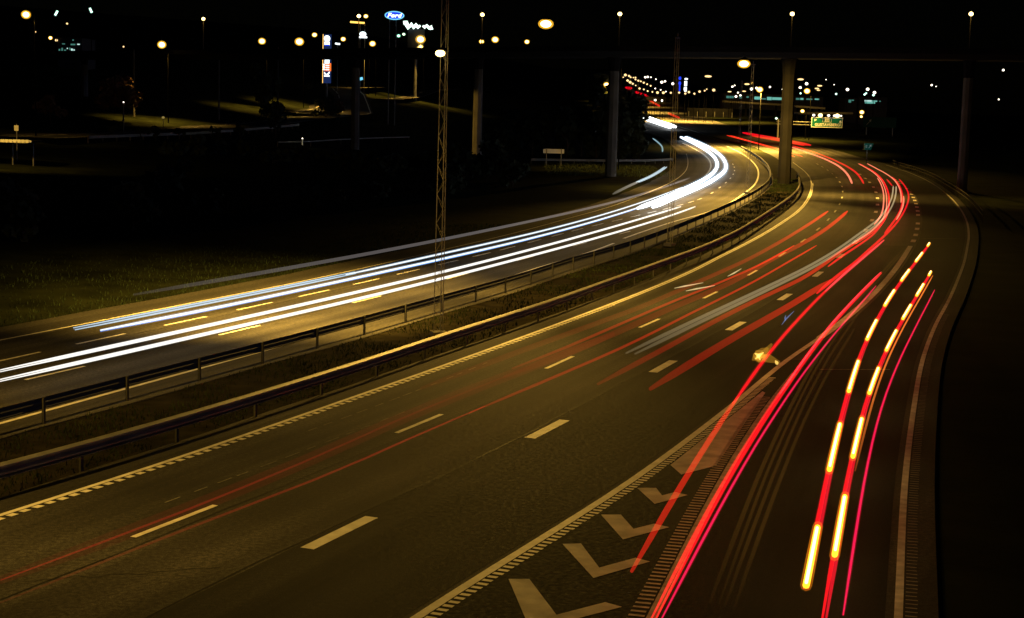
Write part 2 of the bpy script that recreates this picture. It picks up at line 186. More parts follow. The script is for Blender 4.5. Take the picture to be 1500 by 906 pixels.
def asphalt(name, base, rough=.84):
    """UV: u = metres across, v = metres along; chippings, tyre tracks, long streaks, patches"""
    m = bpy.data.materials.new(name); m.use_nodes = True; n = m.node_tree; L = n.links; b = n.nodes['Principled BSDF']
    tc = n.nodes.new('ShaderNodeTexCoord'); uv = n.nodes.new('ShaderNodeUVMap'); uv.uv_map = 'uv'
    def noise(src, scale, detail, mul=(1, 1, 1)):
        mp = n.nodes.new('ShaderNodeMapping'); mp.inputs['Scale'].default_value = mul; L.new(src, mp.inputs[0])
        t = n.nodes.new('ShaderNodeTexNoise'); t.inputs['Scale'].default_value = scale; t.inputs['Detail'].default_value = detail; L.new(mp.outputs[0], t.inputs['Vector']); return t.outputs['Fac']
    def rng_(src, lo, hi, a=.3, z=.7):
        r = n.nodes.new('ShaderNodeMapRange'); r.inputs[1].default_value = a; r.inputs[2].default_value = z; r.inputs[3].default_value = lo; r.inputs[4].default_value = hi; L.new(src, r.inputs[0]); return r.outputs[0]
    def mul(a, c):
        k = n.nodes.new('ShaderNodeMath'); k.operation = 'MULTIPLY'; L.new(a, k.inputs[0]); L.new(c, k.inputs[1]); return k.outputs[0]
    chips = noise(tc.outputs['Object'], 9.0, 8)
    f = rng_(chips, .42, 1.62, .32, .68)
    f = mul(f, rng_(noise(tc.outputs['Object'], 38.0, 2), .55, 1.5, .35, .65))
    f = mul(f, rng_(noise(uv.outputs[0], 1.0, 4, (1.6, .012, 1)), .62, 1.36))       # long streaks along the lanes
    f = mul(f, rng_(noise(uv.outputs[0], 1.0, 3, (.05, .10, 1)), .58, 1.34))        # laying joints and uneven patches across
    f = mul(f, rng_(noise(tc.outputs['Object'], .12, 5), .8, 1.2))
    sx = n.nodes.new('ShaderNodeSeparateXYZ'); L.new(uv.outputs[0], sx.inputs[0])
    wv = n.nodes.new('ShaderNodeMath'); wv.operation = 'SINE'; sm = n.nodes.new('ShaderNodeMath'); sm.operation = 'MULTIPLY'; sm.inputs[1].default_value = 2*math.pi/1.8
    L.new(sx.outputs[0], sm.inputs[0]); L.new(sm.outputs[0], wv.inputs[0]); f = mul(f, rng_(wv.outputs[0], .80, 1.14, -1, 1))   # tyre tracks
    mx = n.nodes.new('ShaderNodeMix'); mx.data_type = 'RGBA'; mx.blend_type = 'MULTIPLY'; mx.inputs[0].default_value = 1; mx.inputs[6].default_value = (*base, 1)
    L.new(f, mx.inputs[7]); L.new(mx.outputs[2], b.inputs['Base Color'])
    L.new(rng_(chips, rough - .12, rough + .12), b.inputs['Roughness'])
    b.inputs['Specular IOR Level'].default_value = .12
    t2 = noise(tc.outputs['Object'], 45.0, 3)
    bp = n.nodes.new('ShaderNodeBump'); bp.inputs['Strength'].default_value = .5; bp.inputs['Distance'].default_value = .01; L.new(t2, bp.inputs['Height']); L.new(bp.outputs[0], b.inputs['Normal'])
    return m
M = {}
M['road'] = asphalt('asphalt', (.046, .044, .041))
M['road_dark'] = asphalt('darker_asphalt', (.020, .0195, .019))
M['road_ramp'] = asphalt('unlit_slip_road_asphalt', (.009, .009, .0092), .9)  # base colour lowered in place of the missing light
M['road_gore'] = asphalt('gore_asphalt', (.011, .0108, .0104))  # kept darker too, in place of shade lost over the gore
M['ground'] = mat('dark_soil_and_grass', (.014, .017, .007), 1.0, spec=.02, noise=(.35, .5), bump=(3.0, .6))
M['earth'] = mat('median_soil', (.014, .012, .0075), 1.0, spec=.02, noise=(1.3, .55), bump=(6.0, .8))
M['paint'] = mat('road_paint', (.72, .70, .64), .6, noise=(2.5, .22))
M['paint_worn'] = mat('worn_road_paint', (.46, .45, .39), .8, noise=(3.0, .4))
M['paint_grey'] = mat('greyed_road_paint', (.55, .53, .47), .7, noise=(3.0, .3))
M['steel'] = mat('galvanised_steel', (.21, .21, .205), .55, .5, .5, noise=(1.5, .2))
M['mast_steel'] = mat('mast_steel', (.30, .29, .26), .6, .3)
M['steel_dull'] = mat('weathered_steel', (.22, .22, .21), .6, .4, .4, noise=(2.0, .25))
M['rail_thin'] = mat('dimmed_railing', (.035, .032, .028), .9, .0, .1)  # colour lowered so the strong lamps leave the railing dark
M['rail_dark'] = mat('shaded_rail_steel', (.085, .085, .085), .65, .2)  # darker copy of the steel: the beam's silhouette put into its colour
M['post'] = mat('shaded_post_steel', (.06, .06, .056), .7, .2)  # shadow side of the posts put into the colour
M['concrete'] = mat('dimmed_concrete', (.10, .094, .085), .95, noise=(.5, .22), bump=(8., .25))  # base colour lowered so the piers stay dim under the lamps
M['pier_dark'] = mat('unlit_pier_concrete', (.014, .0135, .013), .95, spec=.02, noise=(.5, .25), bump=(8., .25))  # darker copy for one pier, its missing light put into the colour
M['concrete_dark'] = mat('unlit_concrete', (.012, .012, .0135), 1.0, spec=.02, noise=(.4, .3))  # near-black colour stands in for the deck lying in darkness
M['pole'] = mat('grey_pole_paint', (.2, .2, .19), .6, .3)
M['black'] = mat('black_housing', (.003, .003, .003), .9, spec=.0)
M['bark'] = mat('bark', (.05, .035, .022), .95, noise=(6., .3))
M['leaf'] = mat('leaves', (.05, .062, .022), .8, noise=(.6, .5))
M['leaf_red'] = mat('autumn_leaves', (.11, .05, .02), .8, noise=(.6, .4))
M['leaf_dark'] = mat('dark_leaves', (.022, .03, .014), .9, noise=(.6, .5))
M['grass'] = mat('dry_grass', (.022, .029, .010), 1.0, spec=.02, noise=(.8, .5))
M['sign_green'] = mat('green_sign_face', (.0, .12, .085), .5)
M['sign_white'] = mat('white_sign_face', (.8, .8, .75), .5)
M['wood'] = mat('timber', (.2, .14, .08), .8, noise=(3., .3))
M['halo_amber'] = faint('amber_lamp_halo', (1.0, .50, .03), .46); M['halo_cold'] = faint('cold_lamp_halo', (.25, 1.0, .55), .22)  # additive shells around the bulbs imitate their coloured halo
M['lamp_on'] = glow('sodium_lamp_glass', (1.0, .70, .24), 6.0)
M['lamp_big'] = glow('bright_sodium_lamp_glass', (1.0, .74, .30), 9.0)
M['lamp_far'] = glow('warm_lamp_glass', (1.0, .66, .28), 1.7)
M['lamp_white'] = glow('white_lamp_glass', (1.0, .88, .70), 3.0)
M['lamp_cold'] = glow('mercury_lamp_glass', (.55, 1.0, .80), 2.6)
M['blue_led'] = glow('blue_lamp', (.10, .25, 1.0), 3.0)
M['sign_w'] = glow('white_lit_panel', (.85, .97, 1.0), 2.2)
M['sign_b'] = glow('blue_lit_panel', (.02, .06, 1.0), 1.0)
M['sign_bd'] = glow('dark_blue_lit_panel', (.010, .022, .085), 1.0)
M['sign_c'] = glow('pale_blue_lit_panel', (.2, .7, 1.0), 1.1)
M['sign_o'] = glow('orange_lit_panel', (1.0, .16, .02), 1.3)
M['sign_y'] = glow('yellow_lit_tube', (1.0, .55, .10), 2.0)
M['win_teal'] = glow('teal_lit_glass', (.20, .62, .52), .75)

# ------------------------------------------------------------------ ground
xs = np.unique(np.concatenate([np.linspace(-520, -120, 17), np.linspace(-110, 130, 61), np.linspace(140, 620, 21)]))
yy = ys_between(-80, 330, 6).tolist() + ys_between(340, 900, 14).tolist() + [950, 1000, 1100, 1300, 1700, 2300, 3200]
yy = np.unique(np.round(yy, 3))
XX, YY = np.meshgrid(xs, yy)
ZZ = terrain(XX, YY) - .07
rl = (npr.random(XX.shape) - .5) * .25
edgeL = np.interp(YY, [-80, 60, 126, 180, 300, 1000], [-55, -23, -2, 6, 22, 20])
edgeR = np.interp(YY, [-80, 30, 100, 160, 270, 400, 3000], [-5, 11, 31, 50, 66, 62, 80])
off = np.where((XX < edgeL - 3) | (XX > edgeR + 3), 1, 0)
ZZ = ZZ + rl * off
g = MB(); nx = len(xs)
g.add(np.stack([XX.ravel(), YY.ravel(), ZZ.ravel()], 1), [(j*nx+i, j*nx+i+1, (j+1)*nx+i+1, (j+1)*nx+i) for j in range(len(yy)-1) for i in range(nx-1)])
g.build('ground', M['ground'], smooth=True, kind='structure')

# ------------------------------------------------------------------ road surfaces
def slab(name, fl, fr, y0, y1, ref, m, z=0.0, step=4.0, cols=14, skirt=.25, jag=0.0):
    y = ys_between(y0, y1, step); b = MB(); uv = []
    xl, xr = fl(y), fr(y); s = np.concatenate([[0], np.cumsum(np.hypot(np.diff(X(ref, y)), np.diff(y)))])
    dx = np.gradient(X(ref, y), y); co = 1 / np.hypot(1, dx)
    vs = []
    for i in range(len(y)):
        for k in range(cols + 1):
            t = k / cols; x = xl[i] + (xr[i] - xl[i]) * t
            vs.append((x, y[i], prof(y[i]) + z)); uv.append(((x - X(ref, y[i])) * co[i], s[i]))
        for x in (xl[i] - .02, xr[i] + .02):
            vs.append((x, y[i], prof(y[i]) + z - skirt)); uv.append((0, s[i]))
    n = cols + 3; fs = []
    for i in range(len(y) - 1):
        for k in range(cols): fs.append((i*n+k, i*n+k+1, (i+1)*n+k+1, (i+1)*n+k))
        if skirt:
            fs.append((i*n+cols+1, i*n, (i+1)*n, (i+1)*n+cols+1)); fs.append((i*n+cols, i*n+cols+2, (i+1)*n+cols+2, (i+1)*n+cols))
    b.add(vs, fs); b.uv = uv
    return b.build(name, m, smooth=False, kind='structure')
def jit(y, a, f): return a * (np.sin(y * f) + .6 * np.sin(y * f * 2.3 + 1) + .4 * np.sin(y * f * 5.1 + 2))
def x_left_edge_right(y): return np.where(y < 262, X('L', y) - 1.25 + jit(y, .05, .9), X('A', y) - 5.2)
def x_right_edge_right(y):
    f = np.interp(y, [-60, 262, 340, 900], [0, 0, 1, 1])
    return (1 - f) * (X('O', np.minimum(y, 272)) + .75) + f * (X('A', y) + 9.0)
def D1x(y): return np.where(y > 300, np.minimum(X('D1', y), X('A', y) - np.interp(y, [300, 380], [13.2, 12.6])), X('D1', y))
def x_left_edge_left(y):
    f = np.interp(y, [-60, 282, 340, 900], [0, 0, 1, 1])
    return (1 - f) * (X('LL', np.minimum(y, 285)) - np.interp(y, [60, 150, 200, 280], [2.3, 2.2, 2.5, 1.6])) + f * (D1x(y) - 5.2) + jit(y, .07, .7)
def x_right_edge_left(y):
    return np.where(y < 300, X('G1', np.minimum(y, 300)) + .35 + jit(y, .06, 1.1), D1x(y) + 6.4)
slab('road', x_left_edge_left, x_right_edge_left, -40, 900, 'D1', M['road'])
slab('road', x_left_edge_right, x_right_edge_right, -40, 900, 'A', M['road'])
# darker nearside lane; the slip road's lack of light is put into its colour
slab('road_dark_overlay', lambda y: X('B', y) - .32 + jit(y, .02, 2.), lambda y: X('R', y) - .25, -30, 112, 'B', M['road_dark'], z=.004, skirt=0)
slab('road_dark_overlay', lambda y: np.where(y < 62, np.maximum(X('R', y) + .35, X('G', y) + .25), X('R', np.minimum(y, 216)) + .35), lambda y: X('O', y) - .25, -30, 215, 'O', M['road_ramp'], z=.004, skirt=0)

slab('road_dark_overlay', lambda y: X('R', y) + .10, lambda y: np.maximum(X('G', y) + .20, X('R', y) + .2), -20, 60, 'R', M['road_gore'], z=.004, skirt=0)
# ------------------------------------------------------------------ painted markings
class Paint(MB):
    def strip(s, name, o0, o1, y0, y1, z=.010, step=2.0):
        y = ys_between(y0, y1, step); x = X(name, y); dx = np.gradient(X(name, np.linspace(y0-1, y1+1, 200)), (y1-y0+2)/199)
        d = np.interp(y, np.linspace(y0-1, y1+1, 200), dx); nx_, ny_ = 1/np.hypot(1, d), -d/np.hypot(1, d)
        vs = []
        for i in range(len(y)):
            for o in (o0, o1):
                yy_ = y[i] + ny_[i]*o; vs.append((x[i] + nx_[i]*o, yy_, prof(yy_) + z))
        s.add(vs, [(2*i, 2*i+1, 2*i+3, 2*i+2) for i in range(len(y)-1)])
    def dash(s, name, yc, length, width, z=.010):
        d = float(X(name, yc+.5) - X(name, yc-.5)); c = 1/math.hypot(1, d)
        s.strip(name, -width/2, width/2, yc - length/2*c, yc + length/2*c, z, 3.0)
    def rungs(s, name, o0, o1, y0, y1, pitch, bar, z=.010, skip=0.0):
        y = y0
        while y < y1:
            d = float(X(name, y+.5) - X(name, y-.5)); c = 1/math.hypot(1, d)
            if rng.random() >= skip: s.strip(name, o0, o1 + (rng.random()-.5)*.03, y, y + bar*c, z, 5.0)
            y += pitch*c
p = Paint(); p.strip('L', -.10, .05, -30, 262); p.rungs('L', .085, .26, 20, 75, .42, .24); p.strip('L', .09, .20, 75, 200)
p.build('road_marking', M['paint'], kind='structure')
p = Paint()
for y in DATA['Ad']: p.dash('A', y, 3.1, .15)
p.dash('A', 23.5, 3.1, .15); p.dash('A', 12, 3.1, .15)
p.build('road_marking', M['paint'], kind='structure')
p = Paint()
for y in DATA['Bd']: p.dash('B', y, 2.9 if y > 30 else 3.2, .32)
p.dash('B', 22.6, 3.0, .32); p.dash('B', 11, 3.0, .32)
p.build('road_marking', M['paint'], kind='structure')
p = Paint()
p.strip('R', -.10, .10, 8, 66); p.rungs('R', .13, .34, 12, 56, .26, .13)
p.strip('R', -.16, .16, 66, 112)
for y in DATA['Cd']: p.dash('R', y, 2.3, .34)
p.build('road_marking', M['paint'], kind='structure')
p = Paint()
for y in np.arange(33, 47, .55): p.dash('A', float(y), .22 + .1*rng.random(), .05) if rng.random() < .0 else None
for o_, a_, c_ in ((-1.15, 36, 47), (-2.3, 44, 57)):
    y = float(a_)
    while y < c_: p.strip('A', o_, o_ + .05, y, y + .35 + .4*rng.random(), step=5); y += .8 + .5*rng.random()
for pts in [[(29.92, 118.74), (30.24, 118.84), (30.57, 118.94), (30.89, 119.03), (31.22, 119.13), (31.54, 119.23), (31.87, 119.33), (32.19, 119.43), (32.52, 119.53)], [(11.25, 57.91), (11.5, 57.95), (11.75, 57.99), (12.01, 58.03), (12.26, 58.07), (12.51, 58.11), (12.77, 58.15), (13.02, 58.2), (13.28, 58.24), (13.53, 58.28)]]:
    for x, y in pts: p.add([(x-.16, y-.05, .012), (x+.16, y-.05, .012), (x+.16, y+.06, .012), (x-.16, y+.06, .012)], [(0, 1, 2, 3)])
p.build('road_marking', mat('faded_road_marks', (.13, .125, .11), .8, noise=(4., .5)), kind='structure')
p = Paint(); p.strip('G', -.02, .18, 5, 57); p.rungs('G', -.36, -.06, 8, 52, .26, .10)
p.build('road_marking', M['paint_worn'], kind='structure')
p = Paint(); p.rungs('O', .12, .34, 8, 75, .26, .06)
p.build('road_marking', mat('dirty_rib_paint', (.24, .235, .21), .8, noise=(3., .4)), kind='structure')
p = Paint(); p.strip('O', -.08, .08, 5, 262)
p.build('road_marking', M['paint_grey'], kind='structure')
p = Paint(); p.strip('LL', -.06, .06, 20, 280)
p.build('road_marking', M['paint'], kind='structure')
p = Paint(); p.strip('ML', -.10, .10, 112, 310)
yv = np.arange(18, 109, 3.0); xv = X('G1', yv) - .0238*yv - .02
p.add([q for x, y in zip(xv, yv) for q in ((x - .09, y, .010), (x + .09, y, .010))], [(2*i, 2*i+1, 2*i+3, 2*i+2) for i in range(len(yv)-1)])
p.build('road_marking', M['paint'], kind='structure')
p = Paint()
d1 = [y for y in DATA['D1d']]
for y in [d1[0]-10.6, d1[0]-5.3] + d1 + list(np.arange(118.5, 158, 5.3)): p.dash('D1', y, 3.1, .13)
for y in [21, 32, 42.5] + DATA['D2d'] + [96, 106.5, 117]: p.dash('D2', y, 3.1, .13)
y = 206.0
while y < 318: p.dash('C', y, 1.6, .22); y += 3.0
p.build('road_marking', M['paint'], kind='structure')
p = Paint()
for poly in ([(0.07,31.17),(0.48,31.2),(0.96,28.99),(1.9,29.83),(2.2,29.57),(0.48,28.05)],
             [(1.2,33.82),(1.6,33.89),(1.9,32.11),(2.69,32.9),(2.97,32.65),(1.75,31.38)],
             [(2.15,36.38),(2.61,36.43),(2.81,35.2),(3.31,35.7),(3.62,35.42),(2.52,34.31)],
             [(3.17,39.07),(3.64,39.12),(3.72,38.36),(4.06,38.74),(4.35,38.47),(3.47,37.51)]):
    p.add([(x, y, .010) for x, y in poly], [(0, 5, 2, 1), (2, 5, 4, 3)])
p.add([(x, y, .010) for x, y in ((8.32,53.08),(4.23,41.7),(4.41,40.64),(5.43,41.77),(8.38,52.84))], [(0, 1, 2, 3, 4)])
p.build('road_marking', mat('scuffed_road_paint', (.66, .64, .56), .8, spec=.1, noise=(1.6, .3)), kind='structure')

# tar seams between the strips of paving
M['tar'] = mat('tar_seam', (.010, .010, .010), .7, spec=.15)
p = Paint()
def seam(name, off, y0, y1, wdt):
    y = y0; ph = rng.random()*6
    while y < y1:
        o = off + .05*math.sin(y*.31 + ph) + .03*math.sin(y*1.1 + ph*2); o2 = off + .05*math.sin((y+2)*.31 + ph) + .03*math.sin((y+2)*1.1 + ph*2)
        xa, xb = float(X(name, y)), float(X(name, y + 2)); ww = wdt*(.6 + .8*rng.random())
        p.add([(xa+o-ww, y, .0085), (xa+o+ww, y, .0085), (xb+o2+ww, y+2, .0085), (xb+o2-ww, y+2, .0085)], [(0, 1, 2, 3)]); y += 2
for a in (('B', -.36, -10, 112, .02), ('A', .45, -10, 120, .014), ('L', -.35, 10, 150, .015), ('D1', .4, 30, 130, .016), ('D2', -.35, 25, 110, .014)): seam(*a)
for yc, o0, o1 in ((41.5, -.1, 3.5), (58, .2, 3.7), (74.5, .3, 3.4), (30.2, .1, 3.6)):       # crooked cracks across a lane
    px_ = None
    for k in range(13):
        o = o0 + (o1-o0)*k/12; q = (float(X('A', yc)) + o, yc + .35*o + .10*rng.gauss(0, 1))
        if px_: p.add([(px_[0], px_[1]-.012, .0086), (q[0], q[1]-.012, .0086), (q[0], q[1]+.012, .0086), (px_[0], px_[1]+.012, .0086)], [(0, 1, 2, 3)])
        px_ = q
p.build('road_seam', M['tar'], kind='structure')

# ------------------------------------------------------------------ guard rails
def path_of(name, y0, y1, z=0.0, step=2.0, off=0.0):
    y = ys_between(y0, y1, step); x = X(name, y)
    return [(float(x[i] + off), float(y[i]), float(prof(y[i]) + z)) for i in range(len(y))]
def wbeam(side):
    o = [(0, .425), (.125, .43), (.125, .445), (.03, .455), (.085, .495), (.085, .535), (.015, .595), (.085, .655), (.085, .705), (0, .75)]
    inn = [(-.035 + .4*u, h + (.008 if h > .74 else 0)) for u, h in reversed(o)]
    return [(u * side, h) for u, h in o + inn]
def guardrail(label, name, y0, y1, side, spacing, group=None, post_h=.74, m='steel'):
    t = thing('guardrail', label, 'guardrail', (0, 0, 0), 0, group)
    b = MB(); b.extrude(wbeam(side), path_of(name, y0, y1)); b.build('beam', M[m], t)
    first = None; s = y0 + .7
    while s < y1:
        d = float(X(name, s+.5) - X(name, s-.5)); c = 1/math.hypot(1, d); a = -math.atan(d)
        if first is None:
            pb = MB(); pb.box((0, 0, post_h/2 - .1), (.06, .10, post_h + .2)); pb.box((side*.035, 0, .6), (.05, .09, .22))
            first = pb.build('post', M['post'], t); o = first
        else: o = dup(first, t)
        o.location = (float(X(name, s)) - side*.055, s, float(prof(s))); o.rotation_euler = (0, 0, a)
        s += spacing * c
    return t
guardrail('steel guardrail on the far side of the grass median, along the white headlight trails', 'G1', -8, 298, -1, 4.0, 'guardrails of the median', m='rail_dark')
guardrail('brightly edged steel guardrail on the near side of the grass median, along the red trails', 'G2', -8, 209, 1, 4.0, 'guardrails of the median')
t = thing('railing', 'thin railing with close uprights curving along the outer edge of the slip road', 'railing')
b = MB()
for h in (.95, .55): b.tube([(x, y, z + h) for x, y, z in path_of('G3', 138, 258, step=4)], .035, 6)
b.build('rail', M['rail_thin'], t)
b0 = None
for s in np.arange(138.3, 258, 2.0):
    if b0 is None: pb = MB(); pb.box((0, 0, .46), (.05, .05, 1.0)); b0 = pb.build('post', M['rail_thin'], t); o = b0
    else: o = dup(b0, t)
    o.location = (float(X('G3', s)), float(s), float(prof(s)))

# ------------------------------------------------------------------ lamps
def spot(loc, watt, col=SODIUM, ang=142, blend=.8, r=.25, aim=None, parent=None):
    l = bpy.data.lights.new('spot_light', 'SPOT'); l.energy = watt; l.color = col; l.spot_size = R_(ang); l.spot_blend = blend; l.shadow_soft_size = r
    o = bpy.data.objects.new('spot_light', l); C.objects.link(o); o.location = loc
    if aim is not None: o.rotation_euler = (Vector(aim) - Vector(loc)).to_track_quat('-Z', 'Y').to_euler()
    if parent is not None: o.parent = parent
    return o
def lattice_mast(label, x, y, h, rz, lamp=None):
    z0 = float(prof(y)) - .1
    t = thing('lattice_mast', label, 'mast', (x, y, z0), rz, 'lattice masts of the median')
    b = MB(); a0, a1 = .22, .15
    def leg(k, z):
        r = a0 + (a1 - a0) * z / h; an = 2*math.pi*k/3 + .5; return Vector((r*math.cos(an), r*math.sin(an), z))
    for k in range(3): b.tube([leg(k, 0), leg(k, h*.5), leg(k, h)], .016, 6)
    b.build('legs', M['steel'], t) if False else None
    n = int(h / .55)
    for i in range(n):
        za, zb = h*i/n, h*(i+1)/n
        for k in range(3):
            k2 = (k + 1) % 3
            b.tube([leg(k, za), leg(k2, zb)] if (i + k) % 2 else [leg(k2, za), leg(k, zb)], .007, 4, caps=False)
    b.build('lattice_frame', M['mast_steel'], t)
    c = MB(); c.box((0, 0, .12), (.6, .6, .3)); c.build('footing', M['concrete'], t)
    hd = MB(); hd.tube([(0, 0, h - .05), (0, 0, h + .35)], .05, 8); hd.box((0, 0, h + .02), (.5, .08, .08)); hd.build('wire_bracket', M['steel_dull'], t)
    return t
MA = [(-2.86, 63.85), (10.29, 107.44), (24.55, 172.85), (44.7, 329.5)]
lattice_mast('nearest tall lattice mast in the grass median, with a lamp high on it', *MA[0], 13.6, .3)
lattice_mast('second lattice mast along the median, where the white trails begin to bend', *MA[1], 13.6, .9)
lattice_mast('third lattice mast along the median, inside the bend before the thick pier', *MA[2], 13.6, .2)
lattice_mast('most distant lattice mast of the median, beyond the thick pier', *MA[3], 12.0, .7)
# catenary wire and its hanging lamps
w_ = MB()
WP = [(-17.5, 15.0)] + MA
for (ax, ay), (bx, by) in zip(WP[:-1], WP[1:]):
    pts = []
    for i in range(13):
        u = i/12; yv = ay + (by-ay)*u
        pts.append((ax + (bx-ax)*u, yv, prof(ay)*(1-u) + prof(by)*u + 13.75 - 3.0*u*(1-u)*(by-ay)/60*.6))
    w_.tube(pts, .006, 5)
tag(w_.build('catenary_wire', M['black']), 'thin dark wire strung between the tops of the median lattice masts', 'wire')
def hanging_lamp(label, loc, size, watt, m='lamp_big', fwd=1.0):
    t = thing('hanging_lamp', label, 'lamp', loc, 0, 'lamps hung over the motorway')
    b = MB(); b.ball((0, 0, 0), (size*.44, size*.4, size*.28), 14, 8); b.build('bulb', M[m], t, smooth=True)
    b = MB(); b.ball((0, 0, 0), (size*.64, size*.54, size*.42), 14, 8); b.fade = [1.0]*len(b.v); b.build('lamp_glow', M['halo_amber'], t, smooth=True)
    b = MB(); b.tube([(0, 0, size*.36), (0, 0, size*.5), (0, 0, size*.62)], [size*.5, size*.38, size*.1], 12); b.tube([(0, 0, size*.6), (0, 0, 1.0)], .015, 5); b.build('housing', M['black'], t)
    x, y, z = loc; d = Vector((float(X('G2', min(y+30, 200)) - X('G2', min(y+29, 199))), 1, 0)).normalized()
    spot((0, 0, -size*.5), watt*.42, parent=t, ang=118, blend=.9)
    for k, q in ((-1, 1.0), (1, fwd)): spot((0, 0, -size*.5), watt*.62*q, parent=t, aim=Vector((0, 0, -size*.5)) + d*k*24 + Vector((0, 0, -z)), ang=62, blend=1.0)
    return t
K = 1.0
hanging_lamp('largest and brightest lamp glaring high above the near bend, hung from the median wire', (1.22, 76.6, 12.81), .56, 32000*K)
spot((1.22, 76.6, 12.5), 30000*K, aim=(-8, 82, 0), ang=64, blend=1.0)
spot((1.22, 76.6, 12.5), 3500*K, aim=(20, 90, 0), ang=50, blend=1.0)
hanging_lamp('very bright lamp hung from the wire over the median bend, just before the thick pier', (24.0, 176.0, 13.62), 1.1, 125000*K, fwd=.7)
spot((24.0, 176.0, 13.0), 46000*K, aim=(42, 172, 0), ang=58, blend=1.0)
spot((24.0, 176.0, 13.0), 75000*K, aim=(45, 224, 0), ang=40, blend=1.0)
spot((44.0, 298.5, 11.6), 55000*K, aim=(46, 262, 0), ang=64, blend=1.0)
# unseen lamps of the row, placed for their light on the near road
hanging_lamp('unseen lamp set over the nearest stretch of the two carriageways to light it', (-17.0, 35.5, 12.9), .62, 17000*K)
spot((-17.0, 35.5, 12.55), 3400*K, aim=(1.0, 33, 0), ang=64, blend=1.0)
spot((-17.0, 35.5, 12.55), 6000*K, aim=(-20, 48, 0), ang=50, blend=1.0)
hanging_lamp('hanging lamp of the median row that lies behind the viewer', (-26.5, 2.0, 12.9), .62, 12000*K)
t = thing('mast_lamp', 'lamp on a short arm high on the nearest lattice mast', 'lamp', (-3.0, 63.2, 11.0))
b = MB(); b.ball((0, 0, 0), (.19, .22, .13), 12, 6); b.build('lamp_glow', M['lamp_on'], t, smooth=True)
b = MB(); b.box((0, 0, .16), (.5, .34, .10)); b.tube([(.05, .3, .16), (.14, .62, .16)], .04, 6); b.build('housing', M['black'], t)
spot((-3.2, .6, -.2), 60000*K, parent=t, ang=90, blend=1.0, aim=(-7.5, 6, -11))
spot((-.1, -.9, .35), 900*K, parent=t, ang=40, blend=1.0, aim=(.15, .3, -8))

def pole_lamp(label, loc, size, watt, m='lamp_on', arm=0.9, group='street lamps beyond the motorway', pole_r=.09, dz=None, matp='black'):
    x, y, z = loc; zb = float(terrain(x, y)) - .2 if dz is None else dz
    t = thing('street_lamp', label, 'street lamp', (x, y, zb), 0, group); h = z - zb
    b = MB(); b.tube([(arm, .25, 0), (arm, .25, h*.5), (arm, .25, h + .1)], [pole_r, pole_r*.8, pole_r*.55], 8)
    b.build('pole', M[matp], t)
    b = MB(); b.tube([(arm, .25, h + .1), (arm*.5, .12, h + size*.4 + .12), (0, 0, h + size*.35)], .04, 6); b.build('arm', M[matp], t)
    b = MB(); b.ball((0, 0, h), (size*.36, size*.36, size*.30), 12, 7); b.build('bulb', M[m], t, smooth=True)
    b = MB(); b.ball((0, 0, h), (size*.54, size*.54, size*.46), 12, 7); b.fade = [1.0]*len(b.v); b.build('lamp_glow', M['halo_amber' if m == 'lamp_on' else 'halo_cold'], t, smooth=True)
    if watt: spot((0, 0, h - size*.5), watt, parent=t, ang=142 if x > 20 else 104, blend=.9)
    return t
pole_lamp('starry amber lamp just under the flyover deck, at the slender pier left of the trails', (13.2, 225, 15.1), .95, 5000*K)
pole_lamp('amber lamp lower than its neighbour, beside the slender pier and above the tree line', (16.1, 300, 12.2), 1.1, 1500*K)
pole_lamp('big amber lamp over the side road with the wooden fence, its pole lit nearby', (-52.9, 245, 15.85), 1.25, 20000*K)
tl = pole_lamp('big amber lamp above the dark hillside house, farthest left of the lamps', (-56.6, 190, 17.4), 1.05, 1500*K)
spot((-56.6, 190, 16.7), 110000*K, aim=(-5.2, 217, 2.5), ang=15, blend=.25)  # added narrow beam, aimed only to light the pier's side
pole_lamp('amber lamp left of the greenish starry lamp, over the far side road', (-46.6, 300, 18.4), 1.3, 20000*K)
pole_lamp('greenish yellow starry lamp left of the tall lit pylon', (-43.8, 330, 19.4), 1.75, 26000*K)
pole_lamp('small amber lamp close to the head of the lit pylon, on its left', (-48.2, 390, 22.9), 1.2, 0)
pole_lamp('small amber lamp right of the head of the lit pylon', (-42.5, 400, 22.4), 1.2, 0)
pole_lamp('amber lamp below the blue oval sign', (-35.4, 400, 21.5), 1.5, 16000*K)
pole_lamp('bright double amber lamp right of the white neon script', (-25.0, 420, 23.5), 2.4, 30000*K)
pole_lamp('twinned amber lamp directly above the flyover, right beside the bright double one', (-11.3, 500, 26.0), 1.5, 0)
pole_lamp('bright amber lamp directly above the flyover, under the deck lamp of the lit pier', (-7.2, 500, 26.7), 2.1, 0)
pole_lamp('amber lamp directly above the flyover, left of the biggest hanging lamp', (2.4, 500, 26.3), 1.5, 0)
pole_lamp('amber lamp on a tall thin pole beyond the median bend', (44.0, 300, 12.05), 1.2, 240000*K, arm=.3)
pole_lamp('yellow starry lamp among the district lights, above the green direction sign', (60.5, 345, 12.4), 1.3, 22000*K)
pole_lamp('small starry lamp beside the thick pier, left of the green direction sign', (60.6, 350, 8.2), .9, 5000*K)
pole_lamp('starry lamp above the unlit right hand direction sign', (79.5, 380, 8.2), 1.1, 0)
pole_lamp('small lamp just under the starry one at the unlit direction sign', (79.0, 378, 7.2), .65, 0)
pole_lamp('white lamp low over the slip road, left of the thick pier', (57.5, 365, 4.9 + 1.5), .65, 0, m='lamp_white')
pole_lamp('green white mercury lamp below the flyover, right of the lit pier', (-5.8, 480, 21.2), 1.0, 0, m='lamp_cold')
pole_lamp('smaller mercury lamp below the flyover, right of the green white one', (-.3, 500, 21.6), .75, 0, m='lamp_cold')
